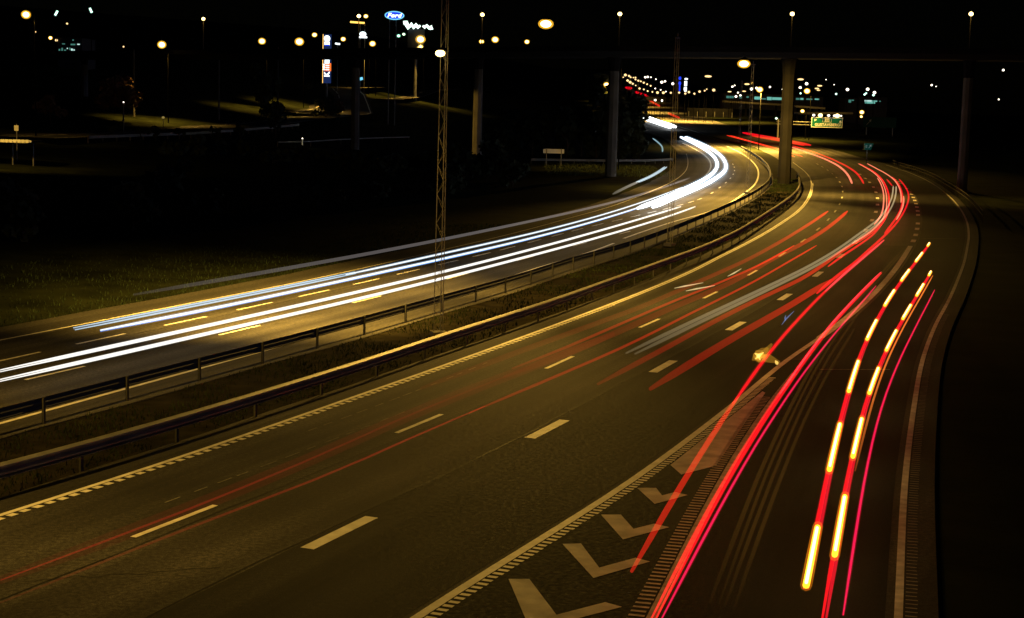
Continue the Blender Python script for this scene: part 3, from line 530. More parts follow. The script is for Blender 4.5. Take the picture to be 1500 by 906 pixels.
pole_lamp('mint green lamp of the close pair below the white neon script', (-31.3, 430, 24.6), 1.0, 0, m='lamp_cold')
pole_lamp('ice white lamp of the close pair below the white neon script', (-31.0, 445, 25.6), .9, 0, m='lamp_white')
pole_lamp('upper amber lamp beside the yellow tube sign', (-37.1, 400, 28.0), 1.1, 0)
pole_lamp('amber house lamp on the far left hillside, brighter of two', (-76.2, 269, 17.1), .65, 0)
# dead lamp poles that only catch the light
for lab, x, y, ztop in (('slim lit pole without a lamp, under the big amber side road lamp', -58.2, 250, 15.2),
                        ('dark reddish pole standing behind the side road guardrail', -47.5, 262, 14.8),
                        ('slim pale pole beside the rounded poplar', -42.2, 290, 17.2)):
    zb = float(terrain(x, y)) - .2; t = thing('pole', lab, 'pole', (x, y, zb))
    b = MB(); b.tube([(0, 0, 0), (0, 0, (ztop-zb)*.5), (0, 0, ztop - zb)], [.16, .13, .10], 8); b.build('shaft', M['concrete'], t)
    b = MB(); b.ball((0, 0, ztop - zb), (.12, .12, .08), 8, 5); b.build('cap', M['black'], t)
for x, y, z, s in ((-55.0, 214, 4.9, .45), (-49.8, 222, 6.6, .28)):
    pass

# small far lamps, one object each
def far_lamp(q, label, group, m, flat=(1, 1)):
    x, y, z, h, s = q; b = MB(); s = max(s, .25)
    b.cur = 0; b.ball((0, 0, h), (s*.52*flat[0], s*.3, s*.46*flat[1]), 8, 6)
    b.cur = 1; b.tube([(0, s*.35, 0), (0, s*.35, h)], .05, 4)
    o = b.build('street_lamp', [M[m], M['black']], smooth=True); o.location = (x, y, z - h)
    tag(o, label, 'street lamp', group)
for k, lab, grp, m in (('hill', 'small warm lamp in the strings of lights climbing the distant motorway hill', 'far lamps along the motorway hill', 'lamp_far'),
                       ('ridge', 'tiny pale lamp on the dark ridge behind the hill lights', 'far lamps on the ridge', 'lamp_white'),
                       ('under', 'small white lamp low beside the far road bridge', 'lamps at the far road bridge', 'lamp_white'),
                       ('district', 'small warm lamp of the distant district around the teal lit building', 'far lamps of the district', 'lamp_white'),
                       ('cold', 'small cold lamp of the distant district around the teal lit building', 'far cold lamps of the district', 'lamp_cold'),
                       ('right', 'tiny lone lamp in the dark area right of the thick pier', 'lone lamps in the dark', 'lamp_white'),
                       ('leftw', 'tiny lone lamp on the dark hillside around the top left houses', 'lone lamps on the left hillside', 'lamp_far')):
    for q in FAR[k]: far_lamp(q, lab, grp, m)
for k in (4, 6, 9, 16, 22, 26, 30, 12, 0):
    q = FAR['hill'][k]; spot((min(max(q[0], 36), 52), q[1] + 2.5, q[2] + .5), 48000*K, ang=125)
for q in FAR['flat']: far_lamp(q, 'wide flat amber lamp head over the distant district', 'wide flat far lamps', 'lamp_far', (1, .34))
# ------------------------------------------------------------------ the flyover on piers
VP = [(260, 120), (160, 150), (95, 175), (51.8, 190), (32.3, 197), (11.9, 205), (-5.2, 217), (-22.7, 231), (-47.9, 252), (-95, 296), (-170, 372)]
t = thing('flyover', 'dark road flyover on tall slender concrete piers crossing above the motorway', 'bridge')
pth = []
for (ax, ay), (bx, by) in zip(VP[:-1], VP[1:]):
    for i in range(6): pth.append((ax + (bx-ax)*i/6, ay + (by-ay)*i/6, float(np.interp(ax + (bx-ax)*i/6, [-60, -20, 12, 50], [-1.1, -.75, -.3, 0]))))
pth.append((*VP[-1], -1.1))
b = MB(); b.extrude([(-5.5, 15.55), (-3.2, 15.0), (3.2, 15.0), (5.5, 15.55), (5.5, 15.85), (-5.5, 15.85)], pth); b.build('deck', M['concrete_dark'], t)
for s in (-1, 1):
    b = MB(); b.extrude([(s*5.35 - .12, 15.853), (s*5.35 + .12, 15.853), (s*5.35 + .10, 16.2), (s*5.35 - .10, 16.2)], pth); b.build('parapet', M['concrete_dark'], t)
for i, (x, y) in enumerate([(160, 150), (74, 182), (51.8, 190), (32.3, 197), (11.9, 205), (-5.2, 217), (-22.7, 231), (-72, 274)]):
    zb = float(terrain(x, y)) - .5; r = (.78, .78, .62, .80, .72, .64, .62, .6)[i]; b = MB()
    b.tube([(x, y, zb), (x, y, 13.0)], [r, r*.92], 8)
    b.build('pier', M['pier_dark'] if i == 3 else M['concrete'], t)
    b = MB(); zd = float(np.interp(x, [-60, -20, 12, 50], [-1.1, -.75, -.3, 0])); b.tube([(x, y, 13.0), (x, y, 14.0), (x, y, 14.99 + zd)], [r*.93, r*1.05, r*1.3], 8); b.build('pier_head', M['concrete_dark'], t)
for lab, x, y, z in (('flyover deck lamp furthest along the left, on its short lit post', -48.07, 252, 19.98), ('flyover deck lamp beside the yellow tube sign', -22.4, 231, 20.03),
                     ('flyover deck lamp above the pier with the bright lit side', -4.9, 218, 20.03), ('flyover deck lamp above the slender pier with the starry lamp', 12.43, 206, 19.96),
                     ('flyover deck lamp above the thick pier in the bend', 32.5, 198, 20.08), ('flyover deck lamp above the pier in the dark beyond the slip road', 51.9, 191, 20.23)):
    t2 = thing('deck_lamp', lab, 'street lamp', (x, y, 14.9), 0, 'lamps on the flyover'); h = z - 14.9
    b = MB(); b.tube([(0, 0, 0), (0, 0, h - .05)], [.10, .06], 8); b.build('pole', M['concrete'], t2)
    b = MB(); b.ball((0, -.06, h + .1), (.27, .27, .24), 10, 6); b.build('lamp_glow', M['lamp_on'], t2, smooth=True)
    spot((0, -.75, h + .25), 60*K, parent=t2, ang=110, aim=(0, .2, h - 2.2))

# ------------------------------------------------------------------ direction signs
def text_mesh(mb, s, size, M4, bold=0.0, shear=0.0, depth=.01):
    cu = bpy.data.curves.new('letters', 'FONT'); cu.body = s; cu.size = size; cu.align_x = 'CENTER'; cu.align_y = 'CENTER'; cu.offset = bold; cu.shear = shear; cu.extrude = depth; cu.resolution_u = 3
    o = bpy.data.objects.new('letters', cu); C.objects.link(o)
    dg = bpy.context.evaluated_depsgraph_get(); me = o.evaluated_get(dg).to_mesh()
    mb.add([M4 @ v.co for v in me.vertices], [tuple(q.vertices) for q in me.polygons])
    o.evaluated_get(dg).to_mesh_clear(); bpy.data.objects.remove(o); bpy.data.curves.remove(cu)
UP = Matrix.Rotation(math.pi/2, 4, 'X')      # text stands up, facing -y
def at(x, y, z): return Matrix.Translation((x, y, z)) @ UP
gy = 350.0
gx0, gx1, gz0, gz1 = 62.6, 69.2, 4.85, 7.0
t = thing('gantry_sign', 'lit green direction sign with a row of lamps on top, right of the thick pier', 'road sign', (0, gy, 0))
b = MB(); b.box(((gx0+gx1)/2, 0, (gz0+gz1)/2), (gx1-gx0, .12, gz1-gz0)); b.build('sign_board', M['sign_green'], t)
b = MB(); cx, cz = (gx0+gx1)/2, (gz0+gz1)/2
for d in ((cx, -.08, gz1-.06, gx1-gx0, .12), (cx, -.08, gz0+.06, gx1-gx0, .12)): b.box(d[:3], (d[3], .03, d[4]))
for xx in (gx0+.06, gx1-.06): b.box((xx, -.08, cz), (.12, .028, gz1-gz0-.24))
b.build('sign_border', M['sign_white'], t)
b = MB(); text_mesh(b, '222', .72, at(65.9, -.09, 6.38), .02); text_mesh(b, 'GUSTAVSBERG', .80, at(66.0, -.09, 5.42), .02)
b.build('lettering', M['sign_white'], t)
b = MB(); b.add([(63.2, -.09, 6.1), (63.2, -.09, 6.75), (63.75, -.09, 6.45)], [(0, 1, 2)]); b.build('arrow', M['sign_white'], t)
b = MB(); b.box((68.75, -.09, 5.6), (.12, .02, .8)); b.add([(68.45, -.09, 6.0), (69.05, -.09, 6.0), (68.75, -.09, 6.5)], [(0, 1, 2)])
b.build('arrow', M['sign_white'], t)
b = MB()
for xx in (64.98, 66.82): b.box((xx, -.085, 6.38), (.07, .02, .80))
for zz in (6.0, 6.76): b.box((65.9, -.085, zz), (1.77, .02, .06))
b.build('number_frame', M['sign_white'], t)
b = MB(); b.box((59.5, .3, 5.95), (8.5, .25, .12)); b.box((59.5, .3, 5.35), (8.5, .25, .12)); b.box((66, .3, 5.95), (6.6, .2, .12)); b.build('gantry_arm', M['steel_dull'], t)
b = MB(); b.tube([(55.6, .35, 1.0), (55.6, .35, 6.4)], .18, 8); b.build('gantry_post', M['steel_dull'], t)
for i, (xx, big) in enumerate(((62.95, .3), (64.35, .48), (66.1, .3), (67.3, .25), (67.95, .5), (68.75, .2))):
    b = MB(); b.ball((xx, -.55, gz1 + .42), (big, big, big*.8), 8, 6); o = b.build('sign_lamp', M['lamp_white' if big < .4 else 'lamp_on'], t, smooth=True)
    b = MB(); b.tube([(xx, -.08, gz1 - .02), (xx, -.3, gz1 + .3)], .04, 5); b.build('bracket', M['steel_dull'], o)
    spot((xx, -1.1, gz1 + .5), 3*K, (1, .8, .4), parent=t, aim=(xx, 0, cz), ang=120)
t = thing('gantry_sign', 'unlit green direction sign with an arrow, further right than the lit one', 'road sign', (0, 378, 0))
b = MB(); b.box((83.3, 0, 6.0), (7.6, .12, 2.4)); b.build('sign_board', mat('dull_green_sign_face', (.0, .05, .04), .6), t)
b = MB(); b.tube([(80.3, -.09, 5.4), (81.2, -.09, 6.4)], .06, 5); b.add([(81.35, -.09, 6.65), (80.8, -.09, 6.45), (81.25, -.09, 6.0)], [(0, 1, 2)]); b.build('arrow', M['paint_worn'], t)
b = MB(); b.tube([(80.4, .2, 0), (80.4, .2, 7)], .12, 8); b.build('post', M['steel_dull'], t); b = MB(); b.tube([(86.4, .2, 0), (86.4, .2, 7)], .12, 8); b.build('post', M['steel_dull'], t)
t = thing('exit_sign', 'small green exit sign with a pointed end, in the dark above the bend', 'road sign', (0, 262, 0))
zc = 3.15; b = MB(); b.add([(55.5, 0, zc-.52), (56.6, 0, zc-.52), (56.95, 0, zc+.52), (55.5, 0, zc+.52), (55.5, .08, zc-.52), (56.6, .08, zc-.52), (56.95, .08, zc+.52), (55.5, .08, zc+.52)],
    [(0,1,2,3), (7,6,5,4), (0,4,5,1), (1,5,6,2), (2,6,7,3), (3,7,4,0)]); b.build('sign_board', M['sign_green'], t)
b = MB(); text_mesh(b, 'E', .6, at(55.85, -.02, zc)); b.build('lettering', M['sign_white'], t); b = MB(); b.tube([(56.2, -.02, zc-.25), (56.5, -.02, zc+.15)], .05, 4); b.add([(56.62, -.03, zc+.32), (56.3, -.03, zc+.22), (56.58, -.03, zc-.02)], [(0, 1, 2)]); b.build('arrow', M['sign_white'], t)
b = MB(); b.tube([(56.0, .13, .2), (56.0, .13, zc+.3)], .05, 8); b.build('post', M['steel_dull'], t)
spot((55.0, 256.5, 5.2), 260*K, (.75, .95, 1.0), ang=40, aim=(56.1, 262, zc))
# blank timber board on two posts beyond the trails on the left
t = thing('information_board', 'blank pale board on two posts lit amber, in the dark left of the slender pier', 'sign', (0, 234, 0))
b = MB(); b.box((5.35, 0, 2.0), (3.0, .08, .62)); b.build('board', M['sign_white'], t)
for xx in (4.35, 6.45): b = MB(); b.box((xx, -.075, 1.15), (.12, .06, 2.5)); b.build('post', M['steel_dull'], t)
spot((6.5, 222, 6.5), 520*K, ang=35, aim=(5.35, 234, 2.0))
# the fence line behind that board
t = thing('guardrail', 'low guardrail along the dark slip road behind the slender pier', 'guardrail', (0, 0, 0))
pp = [(2.2, 238, 0), (8, 240, 0), (14, 242, 0), (20, 247, 0), (24.2, 254, 0)]
b = MB(); b.extrude(wbeam(1), pp); b.build('beam', M['steel'], t)
b0 = None
for i in range(12):
    u = i/11*(len(pp)-1); k = min(int(u), len(pp)-2); u -= k
    loc = tuple(pp[k][j]*(1-u) + pp[k+1][j]*u for j in range(3))
    if b0 is None: pb = MB(); pb.box((0, .06, .3), (.06, .08, .85)); b0 = pb.build('post', M['steel_dull'], t); o = b0
    else: o = dup(b0, t)
    o.location = loc

# ------------------------------------------------------------------ lit signs of the hillside dealers
def oval(mb, cx, y, cz, a, c, d, n=36):
    vs = [(cx + a*math.cos(2*math.pi*i/n), y, cz + c*math.sin(2*math.pi*i/n)) for i in range(n)] + [(cx + a*math.cos(2*math.pi*i/n), y + d, cz + c*math.sin(2*math.pi*i/n)) for i in range(n)]
    mb.add(vs, [tuple(range(n))[::-1], tuple(range(n, 2*n))] + [(i, (i+1) % n, n+(i+1) % n, n+i) for i in range(n)])
fy = 330.0; fx, fz = -24.93, 25.05
t = thing('oval_sign', 'blue oval lit sign with white script, on two tall posts above the flyover', 'shop sign', (0, fy, 0))
b = MB(); oval(b, fx, .05, fz, 1.95, .86, .3); b.build('rim', M['sign_c'], t)
b = MB(); oval(b, fx, .0, fz, 1.72, .66, .047); b.build('face', M['sign_b'], t)
b = MB(); text_mesh(b, 'Ford', 1.25, at(fx - .05, -.03, fz - .02) @ Matrix.Diagonal((1.15, .92, 1, 1)), .035, .25); b.build('lettering', M['sign_w'], t)
for dx in (-.95, .35):
    b = MB(); b.tube([(fx + dx, .2, float(terrain(fx, fy)) - .3), (fx + dx, .2, fz - .6)], .10, 8); b.build('post', M['steel_dull'], t)
py, pz = 350.0, 0.0
t = thing('sign_pylon', 'tall lit pylon with a white disc on top and blue, red and white panels', 'shop sign', (0, py, 0))
pxc = -40.6
zb = float(terrain(pxc, py)) - .3; zt = 22.0
def pz_(ypix): return 9.381 + (-(.99966*(ypix-453) + .02618*285) / 2393.8 - .12916) * py * 1.0
ztop, zmid, zlow = pz_(52), pz_(84), pz_(122)
b = MB(); b.box((pxc, .3, (ztop+zlow)/2), (1.75, .5, ztop - zlow)); b.build('pylon_body', M['sign_bd'], t)
b = MB(); oval(b, pxc, -.02, pz_(58), .66, .66, .05); b.build('disc', M['sign_w'], t)
b = MB(); b.box((pxc, 0, pz_(65)), (1.1, .06, .75)); b.build('upper_panel', M['sign_w'], t)
b = MB(); b.box((pxc, -.04, pz_(65)), (.8, .04, .12)); b.box((pxc, -.04, pz_(67.5)), (1.0, .04, .25)); b.build('upper_lettering', M['sign_b'], t)
b = MB(); b.box((pxc, 0, pz_(85.5)), (1.1, .06, .4)); b.build('blue_panel', M['sign_b'], t)
b = MB(); b.box((pxc + .05, 0, pz_(91)), (1.0, .06, .85)); b.build('white_panel', M['sign_w'], t)
b = MB(); b.box((pxc + .25, 0, pz_(99)), (1.35, .06, 1.65)); b.build('red_panel', M['sign_o'], t)
b = MB()
for q in range(3): b.box((pxc + .15, -.05, pz_(96.5 + q*3)), (.75, .04, .2)); b.box((pxc - .62, -.02, pz_(95.5 + q*3.4)), (.45, .05, .3))
b.build('bars', M['sign_w'], t)
b = MB(); text_mesh(b, 'K', 2.0, at(pxc + .1, -.04, pz_(109.5)) @ Matrix.Rotation(math.pi/2, 4, 'Z') @ Matrix.Diagonal((.75, .75, 1, 1)), .1); b.build('letter', M['sign_w'], t)
b = MB(); b.box((pxc - .84, 0, (zlow + ztop)/2), (.10, .12, ztop - zlow)); b.build('edge_tube', M['sign_y'], t)
b = MB(); b.tube([(pxc, .3, zb), (pxc, .3, zlow + .1)], .22, 8); b.build('post', M['steel_dull'], t)
t = thing('neon_sign', 'wide white green neon script on a dark roof, right of the blue oval', 'shop sign', (0, 420, 0))
nx0 = -29.4; nz = 9.381 + (-(.99966*(40-453) + .02618*155) / 2393.8 - .12916) * 420
b = MB()
pts = lambda l: [(nx0 + a, 0, nz + c) for a, c in l]
b.tube(pts([(0, .65), (.6, .75), (1.3, -.45), (2.0, .35), (2.6, -.4), (3.2, .25), (3.7, -.35), (4.3, .1)]), [.5, .62, .62, .55, .52, .5, .46, .25], 8)
b.tube(pts([(4.9, .05), (5.4, -.3), (5.9, .15), (6.5, -.45), (7.2, -.15), (7.4, -.5), (6.7, -.75)]), [.25, .42, .36, .42, .45, .34, .2], 8)
b.build('script', glow('white_green_neon', (.75, 1.0, .88), 2.2), t)
b = MB(); b.box((nx0 + 3.2, 1.2, nz - 4.3), (4.2, 1.6, 7.0)); b.build('sign_block', mat('dark_block', (.03, .034, .045), .8), t)
b = MB(); b.tube([(nx0 + 3.2, 1.2, float(terrain(nx0 + 3.2, 421)) - .3), (nx0 + 3.2, 1.2, nz - 7.7)], .4, 8); b.build('post', M['steel_dull'], t)
hy = 400.0
def xz(px, pyx, D):
    xx, yy_ = px - 750, pyx - 453; c, s = math.cos(ROLL), math.sin(ROLL); a, e = (c*xx + s*yy_)/2393.8, (s*xx*1.0 - c*yy_)/2393.8
    dy = math.cos(PITCH) + math.sin(PITCH)*e; dz = -math.sin(PITCH) + math.cos(PITCH)*e
    return a/dy*D, CAMH + dz/dy*D
for (px, pz), a in ((xz(82.5, 19.5, 320.0), .5), (xz(133, 15.5, 320.0), -.4)):
    b = MB(); b.cur = 0; b.tube([(-.5*a, 0, -.42), (.5*a, 0, .42)], .2, 8); b.cur = 1; b.tube([(0, .3, -9), (0, .3, 0)], .08, 5)
    o = b.build('floodlight', [M['lamp_cold'], M['black']]); o.location = (px, 320, pz)
    tag(o, 'slanted cyan floodlight high over the left houses' if a > 0 else 'smaller slanted floodlight high on the hillside, nearer the amber pole lamp', 'floodlight')

t = thing('canopy_sign', 'white domed sign hung under a long amber tube, left of the blue oval', 'shop sign', (0, hy, 0))
(xa, za), (xb, zb_) = xz(513, 32.5, hy), xz(534, 34, hy)
b = MB(); b.tube([(xa, 0, za), (xb, 0, zb_)], .22, 8); b.build('amber_tube', M['sign_y'], t)
xm, zm = xz(531.5, 51, hy)
b = MB(); b.ball((xm, 0, zm + .1), (.82, .3, .62), 12, 8); b.build('dome', M['sign_w'], t, smooth=True)
b = MB(); b.box((xm, -.1, zm - .62), (2.1, .2, .42)); b.build('name_bar', M['sign_w'], t)
for px in (527.5, 534.3):
    x0, _ = xz(px, 40, hy); b = MB(); b.tube([(x0, .35, float(terrain(x0, hy)) - .3), (x0, .35, za - .1)], .06, 6); b.build('post', M['steel_dull'], t)
for lab, px, pyx, wpx, hpx, m in (('small tilted white lit board right of the pylon head', 494.5, 64.5, 7, 2.4, 'sign_w'), ('small pale blue lit board low between the pylon and the flyover pier', 527.5, 116, 8, 4, 'sign_c')):
    D = 380.0; x0, z0 = xz(px, pyx, D); t = thing('lit_board', lab, 'shop sign', (0, D, 0))
    k = D/2393.8; b = MB(); b.box((x0, 0, z0), (wpx*k, .15, hpx*k), M=Matrix.Rotation(.12 if m == 'sign_w' else -.25, 3, 'Y')); b.build('panel', M[m], t)
    b = MB(); b.tube([(x0, .2, min(float(terrain(x0, D)), z0 - 1) - .3), (x0, .2, z0)], .09, 6); b.build('post', M['steel_dull'], t)
# blue neon column and white signboard by the far road
D = 460.0
t = thing('neon_column', 'slim blue neon column with two knobs beside the far motorway', 'shop sign', (0, D, 0))
x0, z0 = xz(995.3, 134, D); x1, z1 = xz(995.5, 115, D)
b = MB(); b.tube([(x0, 0, z0), (x0, 0, z1 - 1.6)], .2, 8); b.ball((x0, 0, z1 - 1.4), (.4, .3, .55), 8, 6); b.ball((x0, 0, z1), (.4, .3, .5), 8, 6); b.build('tube', M['sign_b'], t, smooth=True)
b = MB(); b.tube([(x0, .3, float(terrain(x0, D)) - .3), (x0, .3, z1)], .1, 6); b.build('post', M['black'], t)
t = thing('lit_board', 'tall white lit signboard right of the blue neon column', 'shop sign', (0, D, 0))
x0, z0 = xz(1004, 134, D); x1, z1 = xz(1004.5, 116, D); h = z1 - z0
b = MB(); b.box((x0, 0, z0 + h*.62), (.75, .2, h*.42)); b.box((x0 - .05, 0, z0 + h*.2), (.8, .2, h*.25)); b.box((x0, 0, z0 + h*.02), (.6, .2, h*.1)); b.build('panel', M['sign_w'], t)
b = MB(); b.ball((x0 + .1, 0, z1), (.5, .25, .27), 10, 6); b.build('crest', M['sign_w'], t, smooth=True)
b = MB(); b.tube([(x0, .3, float(terrain(x0, D)) - .3), (x0, .3, z1)], .12, 6); b.build('post', M['black'], t)

# ------------------------------------------------------------------ far buildings and bridges
def windows_block(label, px0, px1, py0, py1, D, wins, m, depth=10):
    (xa, za), (xb, zb2) = xz(px0, py1, D), xz(px1, py0, D)
    t = thing('building', label, 'building', (0, D, 0)); zg = min(float(terrain((xa+xb)/2, D)), za) - 1
    b = MB(); b.box(((xa+xb)/2, depth/2 + .1, (zg + zb2)/2), (xb - xa, depth, zb2 - zg)); b.build('wall', mat('dark_wall', (.05, .05, .055), .8), t)
    b = MB(); b.box(((xa+xb)/2, depth/2 + .1, zb2 + .15), (xb - xa + .6, depth + .6, .3)); b.build('roof', M['black'], t)
    for (a, c, e, f, mm) in wins:
        (x0, z0), (x1, z1) = xz(a, f, D), xz(c, e, D)
        b = MB(); b.box(((x0+x1)/2, .04, (z0+z1)/2), (x1 - x0, .1, abs(z1 - z0))); b.build('window', M[mm], t)
    return t
M['win_dim'] = glow('dim_teal_glass', (.10, .34, .28), .55); M['win_w'] = glow('white_lit_glass', (.55, .85, .80), 1.0)
windows_block('long low building with a teal lit window band, behind the far slip road', 1060, 1150, 139, 150, 520,
    [(1064, 1075, 141, 144, 'win_dim'), (1083, 1087, 141.5, 144.5, 'win_dim'), (1093, 1097, 141.5, 143.5, 'win_dim'), (1105, 1115, 142, 146, 'win_teal'), (1115.5, 1122, 144.3, 146, 'win_dim'), (1123.5, 1130.5, 142.5, 146.8, 'win_teal'), (1131, 1147, 143.3, 146.5, 'win_teal')], 'win_teal')
windows_block('dim flat building with short teal windows, above the green direction sign', 1164, 1206, 142, 151, 520,
    [(1166, 1172, 144, 146.5, 'win_dim'), (1172.5, 1177, 144, 146.5, 'win_teal'), (1181, 1190, 144.8, 146.5, 'win_dim'), (1193.5, 1200, 144.8, 146.5, 'win_teal')], 'win_teal')
windows_block('small dark kiosk like building with one grey green window', 1238, 1256, 144, 153, 520, [(1243, 1247, 146.5, 150.5, 'win_dim'), (1247.5, 1251, 146.5, 148, 'win_dim')], 'win_dim')
windows_block('far right flat building with the brightest teal window band', 1258, 1300, 143, 154, 520,
    [(1266.5, 1277, 147.2, 149, 'win_w'), (1277.5, 1285, 147.7, 149.3, 'win_teal'), (1267, 1282, 149.6, 151.8, 'win_teal'), (1288, 1290, 148, 149.5, 'win_dim')], 'win_w')
windows_block('dark hillside house with many tiny lit windows, top left below the floodlights', 84, 120, 56, 80, 320,
    [(91, 95, 64, 65.2, 'win_dim'), (86, 88, 72, 75, 'win_dim'), (90, 92, 70.5, 75, 'win_dim'), (94, 96.5, 73, 75, 'win_dim'), (97.8, 99.3, 70.5, 72, 'win_w'), (103.5, 106.5, 64.5, 66.5, 'win_dim'), (107, 110, 64.5, 66.5, 'win_dim'), (113, 116.8, 64.5, 66, 'win_w'), (101.5, 103, 70, 73.5, 'win_dim'), (104, 106.5, 71.5, 74.5, 'win_w'), (107.5, 109.2, 72.5, 74.5, 'win_w'), (106, 108, 58.3, 59.8, 'win_dim')], 'win_dim')
# far bridge with its fence wall
D = 455.0
(xa, z0), (xb, zt) = xz(1006, 178.2, D), xz(1074, 160, D); zs = xz(1040, 174.5, D)[1]
t = thing('road_bridge', 'pale amber lit bridge wall with a fence, right of the far motorway', 'bridge', (0, D, 0))
b = MB(); b.box(((xa+xb)/2, 5.0, (z0+zs)/2), (xb - xa + 3, 10, zs - z0)); b.build('deck', M['concrete'], t)
b = MB(); b.box(((xa+xb)/2, .35, (zs+zt)/2 + .01), (xb - xa, .3, zt - zs)); b.build('noise_wall', M['concrete_dark'], t)
for i in range(6):
    b = MB(); b.box((xa + (xb-xa)*(i+.2)/5.3, .12, (zs+zt)/2 - .5), (.12, .12, (zt - zs)*.7)); b.build('post', M['steel'], t)
for xx in (xa - 1.0, xb + .2):
    b = MB(); b.box((xx, 5.0, z0 - 2), (2.4, 9.6, 3.99)); b.build('abutment', M['concrete_dark'], t)
b = MB(); xq, zq = xz(1043, 181, D); b.ball((xq, -.3, zq - .1), (.55, .3, .38), 10, 6)
tag(b.build('blue_lamp', M['blue_led'], smooth=True), 'blue lamp glowing in the dark opening under the pale bridge wall', 'lamp')
spot((xz(1045, 150, D)[0], D - 9, zt + 4.5), 11000*K, aim=((xa+xb)/2, D, z0));  # added light with no fixture, brightens the bridge wall
D = 520.0
t = thing('road_bridge', 'dark road bridge with one stout pier crossing the far motorway', 'bridge', (0, D, 0))
(xa, za), (xb, zb2) = xz(931, 147.5, D), xz(984, 143, D)
b = MB(); b.box(((xa+xb)/2, 4, (za+zb2)/2), (xb-xa, 8, abs(zb2 - za))); b.build('deck', M['concrete_dark'], t)
x0, z0 = xz(945.5, 163, D); b = MB(); b.box((x0, 4, (za + z0)/2 - 1.0), (1.5, 3, za - z0 + 2.0)); b.build('pier', M['concrete_dark'], t)
for lab, pxa, pya, pxb, pyb, D in (('dim elevated road on thin legs under the teal lit building', 1060, 148.5, 1148, 153.5, 470.0), ('dim elevated road above the green direction sign', 1163, 155.5, 1206, 158.5, 440.0), ('lower dim elevated road behind the green direction sign', 1166, 165.5, 1246, 165.5, 420.0)):
    (xa, za), (xb, zb2) = xz(pxa, pya, D), xz(pxb, pyb, D); t = thing('elevated_road', lab, 'bridge', (0, D, 0))
    b = MB(); b.extrude([(-3, -.35), (3, -.35), (3, .15), (2.8, .15), (2.8, -.05), (-2.8, -.05), (-2.8, .15), (-3, .15)], [(xa, 0, za), ((xa+xb)/2, 0, (za+zb2)/2), (xb, 0, zb2)]); b.build('deck', M['concrete'], t)
    for i in range(4):
        u = (i + .5)/4; xx = xa + (xb-xa)*u; zz = za + (zb2-za)*u
        b = MB(); b.tube([(xx, 0, min(float(terrain(xx, D)), zz - 1.5) - .4), (xx, 0, zz - .36)], .3, 8); b.build('leg', M['concrete_dark'], t)
    spot(((xa+xb)/2, D - 9, max(za, zb2) + 4), 1300*K, aim=((xa+xb)/2, D, za), ang=140)  # unseen light added nearby for the dim deck
# ramp that climbs to the right of the bridge wall
b = MB(); q = [xz(1073, 186, 420), xz(1112, 172.5, 440), xz(1116, 176, 440), xz(1090, 188, 420)]
Y4 = [432, 446, 440, 422]
b.add([(q[i][0], Y4[i], q[i][1]) for i in range(4)] + [(q[i][0], Y4[i], q[i][1] - .6) for i in range(4)], [(3, 2, 1, 0), (4, 5, 6, 7), (0, 1, 5, 4), (1, 2, 6, 5), (2, 3, 7, 6), (3, 0, 4, 7)])
b.build('side_road', M['road'], kind='structure')
spot((xz(1104, 150, 430)[0], 428, 10.5), 12000*K)  # added spot without a lamp, lights the climbing ramp

# ------------------------------------------------------------------ side roads on the left hillside
def side_road(pts, width, m=M['road']):
    P = [Vector((x, y, 0)) for x, y in pts]; b = MB(); vs = []; n = 0
    dense = []
    for a, c in zip(P[:-1], P[1:]):
        for i in range(6): dense.append(a.lerp(c, i/6))
    dense.append(P[-1])
    for i, q in enumerate(dense):
        d = (dense[min(i+1, len(dense)-1)] - dense[max(i-1, 0)]).normalized(); a = Vector((d.y, -d.x, 0))
        for k in range(-2, 3):
            v = q + a * (width/4*k); vs.append((v.x, v.y, float(terrain(q.x, q.y)) + .16 - (0 if abs(k) < 2 else .02)))
    n = 5; b.add(vs, [(i*n+k, i*n+k+1, (i+1)*n+k+1, (i+1)*n+k) for i in range(len(dense)-1) for k in range(4)])
    b.uv = [(0, 0)] * len(b.v)
    ln = MB()
    for k in (-.46, .02, .46):
        q_ = []
        for i, q in enumerate(dense):
            d = (dense[min(i+1, len(dense)-1)] - dense[max(i-1, 0)]).normalized(); a = Vector((d.y, -d.x, 0))
            for e in (-.11, .11):
                v = q + a * (width*k + e); q_.append((v.x, v.y, float(terrain(q.x, q.y)) + .175))
        ln.add(q_, [(2*i, 2*i+1, 2*i+3, 2*i+2) for i in range(len(dense)-1) if k != .02 or i % 3 != 2])
    ln.build('road_marking', M['paint'], kind='structure')
    return b.build('side_road', m, kind='structure')
side_road([(-57.5, 185), (-53.8, 200), (-51.0, 212), (-48.2, 231), (-43.5, 257), (-40.5, 283), (-37.8, 309), (-35.7, 334), (-38, 352), (-41, 374), (-44.5, 392), (-40, 425)], 13.0)
side_road([(-46, 300), (-41.3, 304), (-41.1, 320), (-40.7, 347)], 7.5)
side_road([(-34, 385), (-31.2, 398), (-28, 428), (-26.2, 474), (-20, 520)], 7.5)
t = thing('guardrail', 'guardrail on stout posts along the side road on the left hillside', 'guardrail')
rail = [(-49.5, 190), (-46.2, 205), (-43.0, 220), (-40.2, 236), (-37.6, 252), (-35.5, 268)]
b = MB(); b.extrude([(0, .4), (.06, .4), (.06, .75), (0, .75)], [(x, y, float(terrain(x, y))) for x, y in rail]); b.build('beam', M['steel'], t)
b0 = None
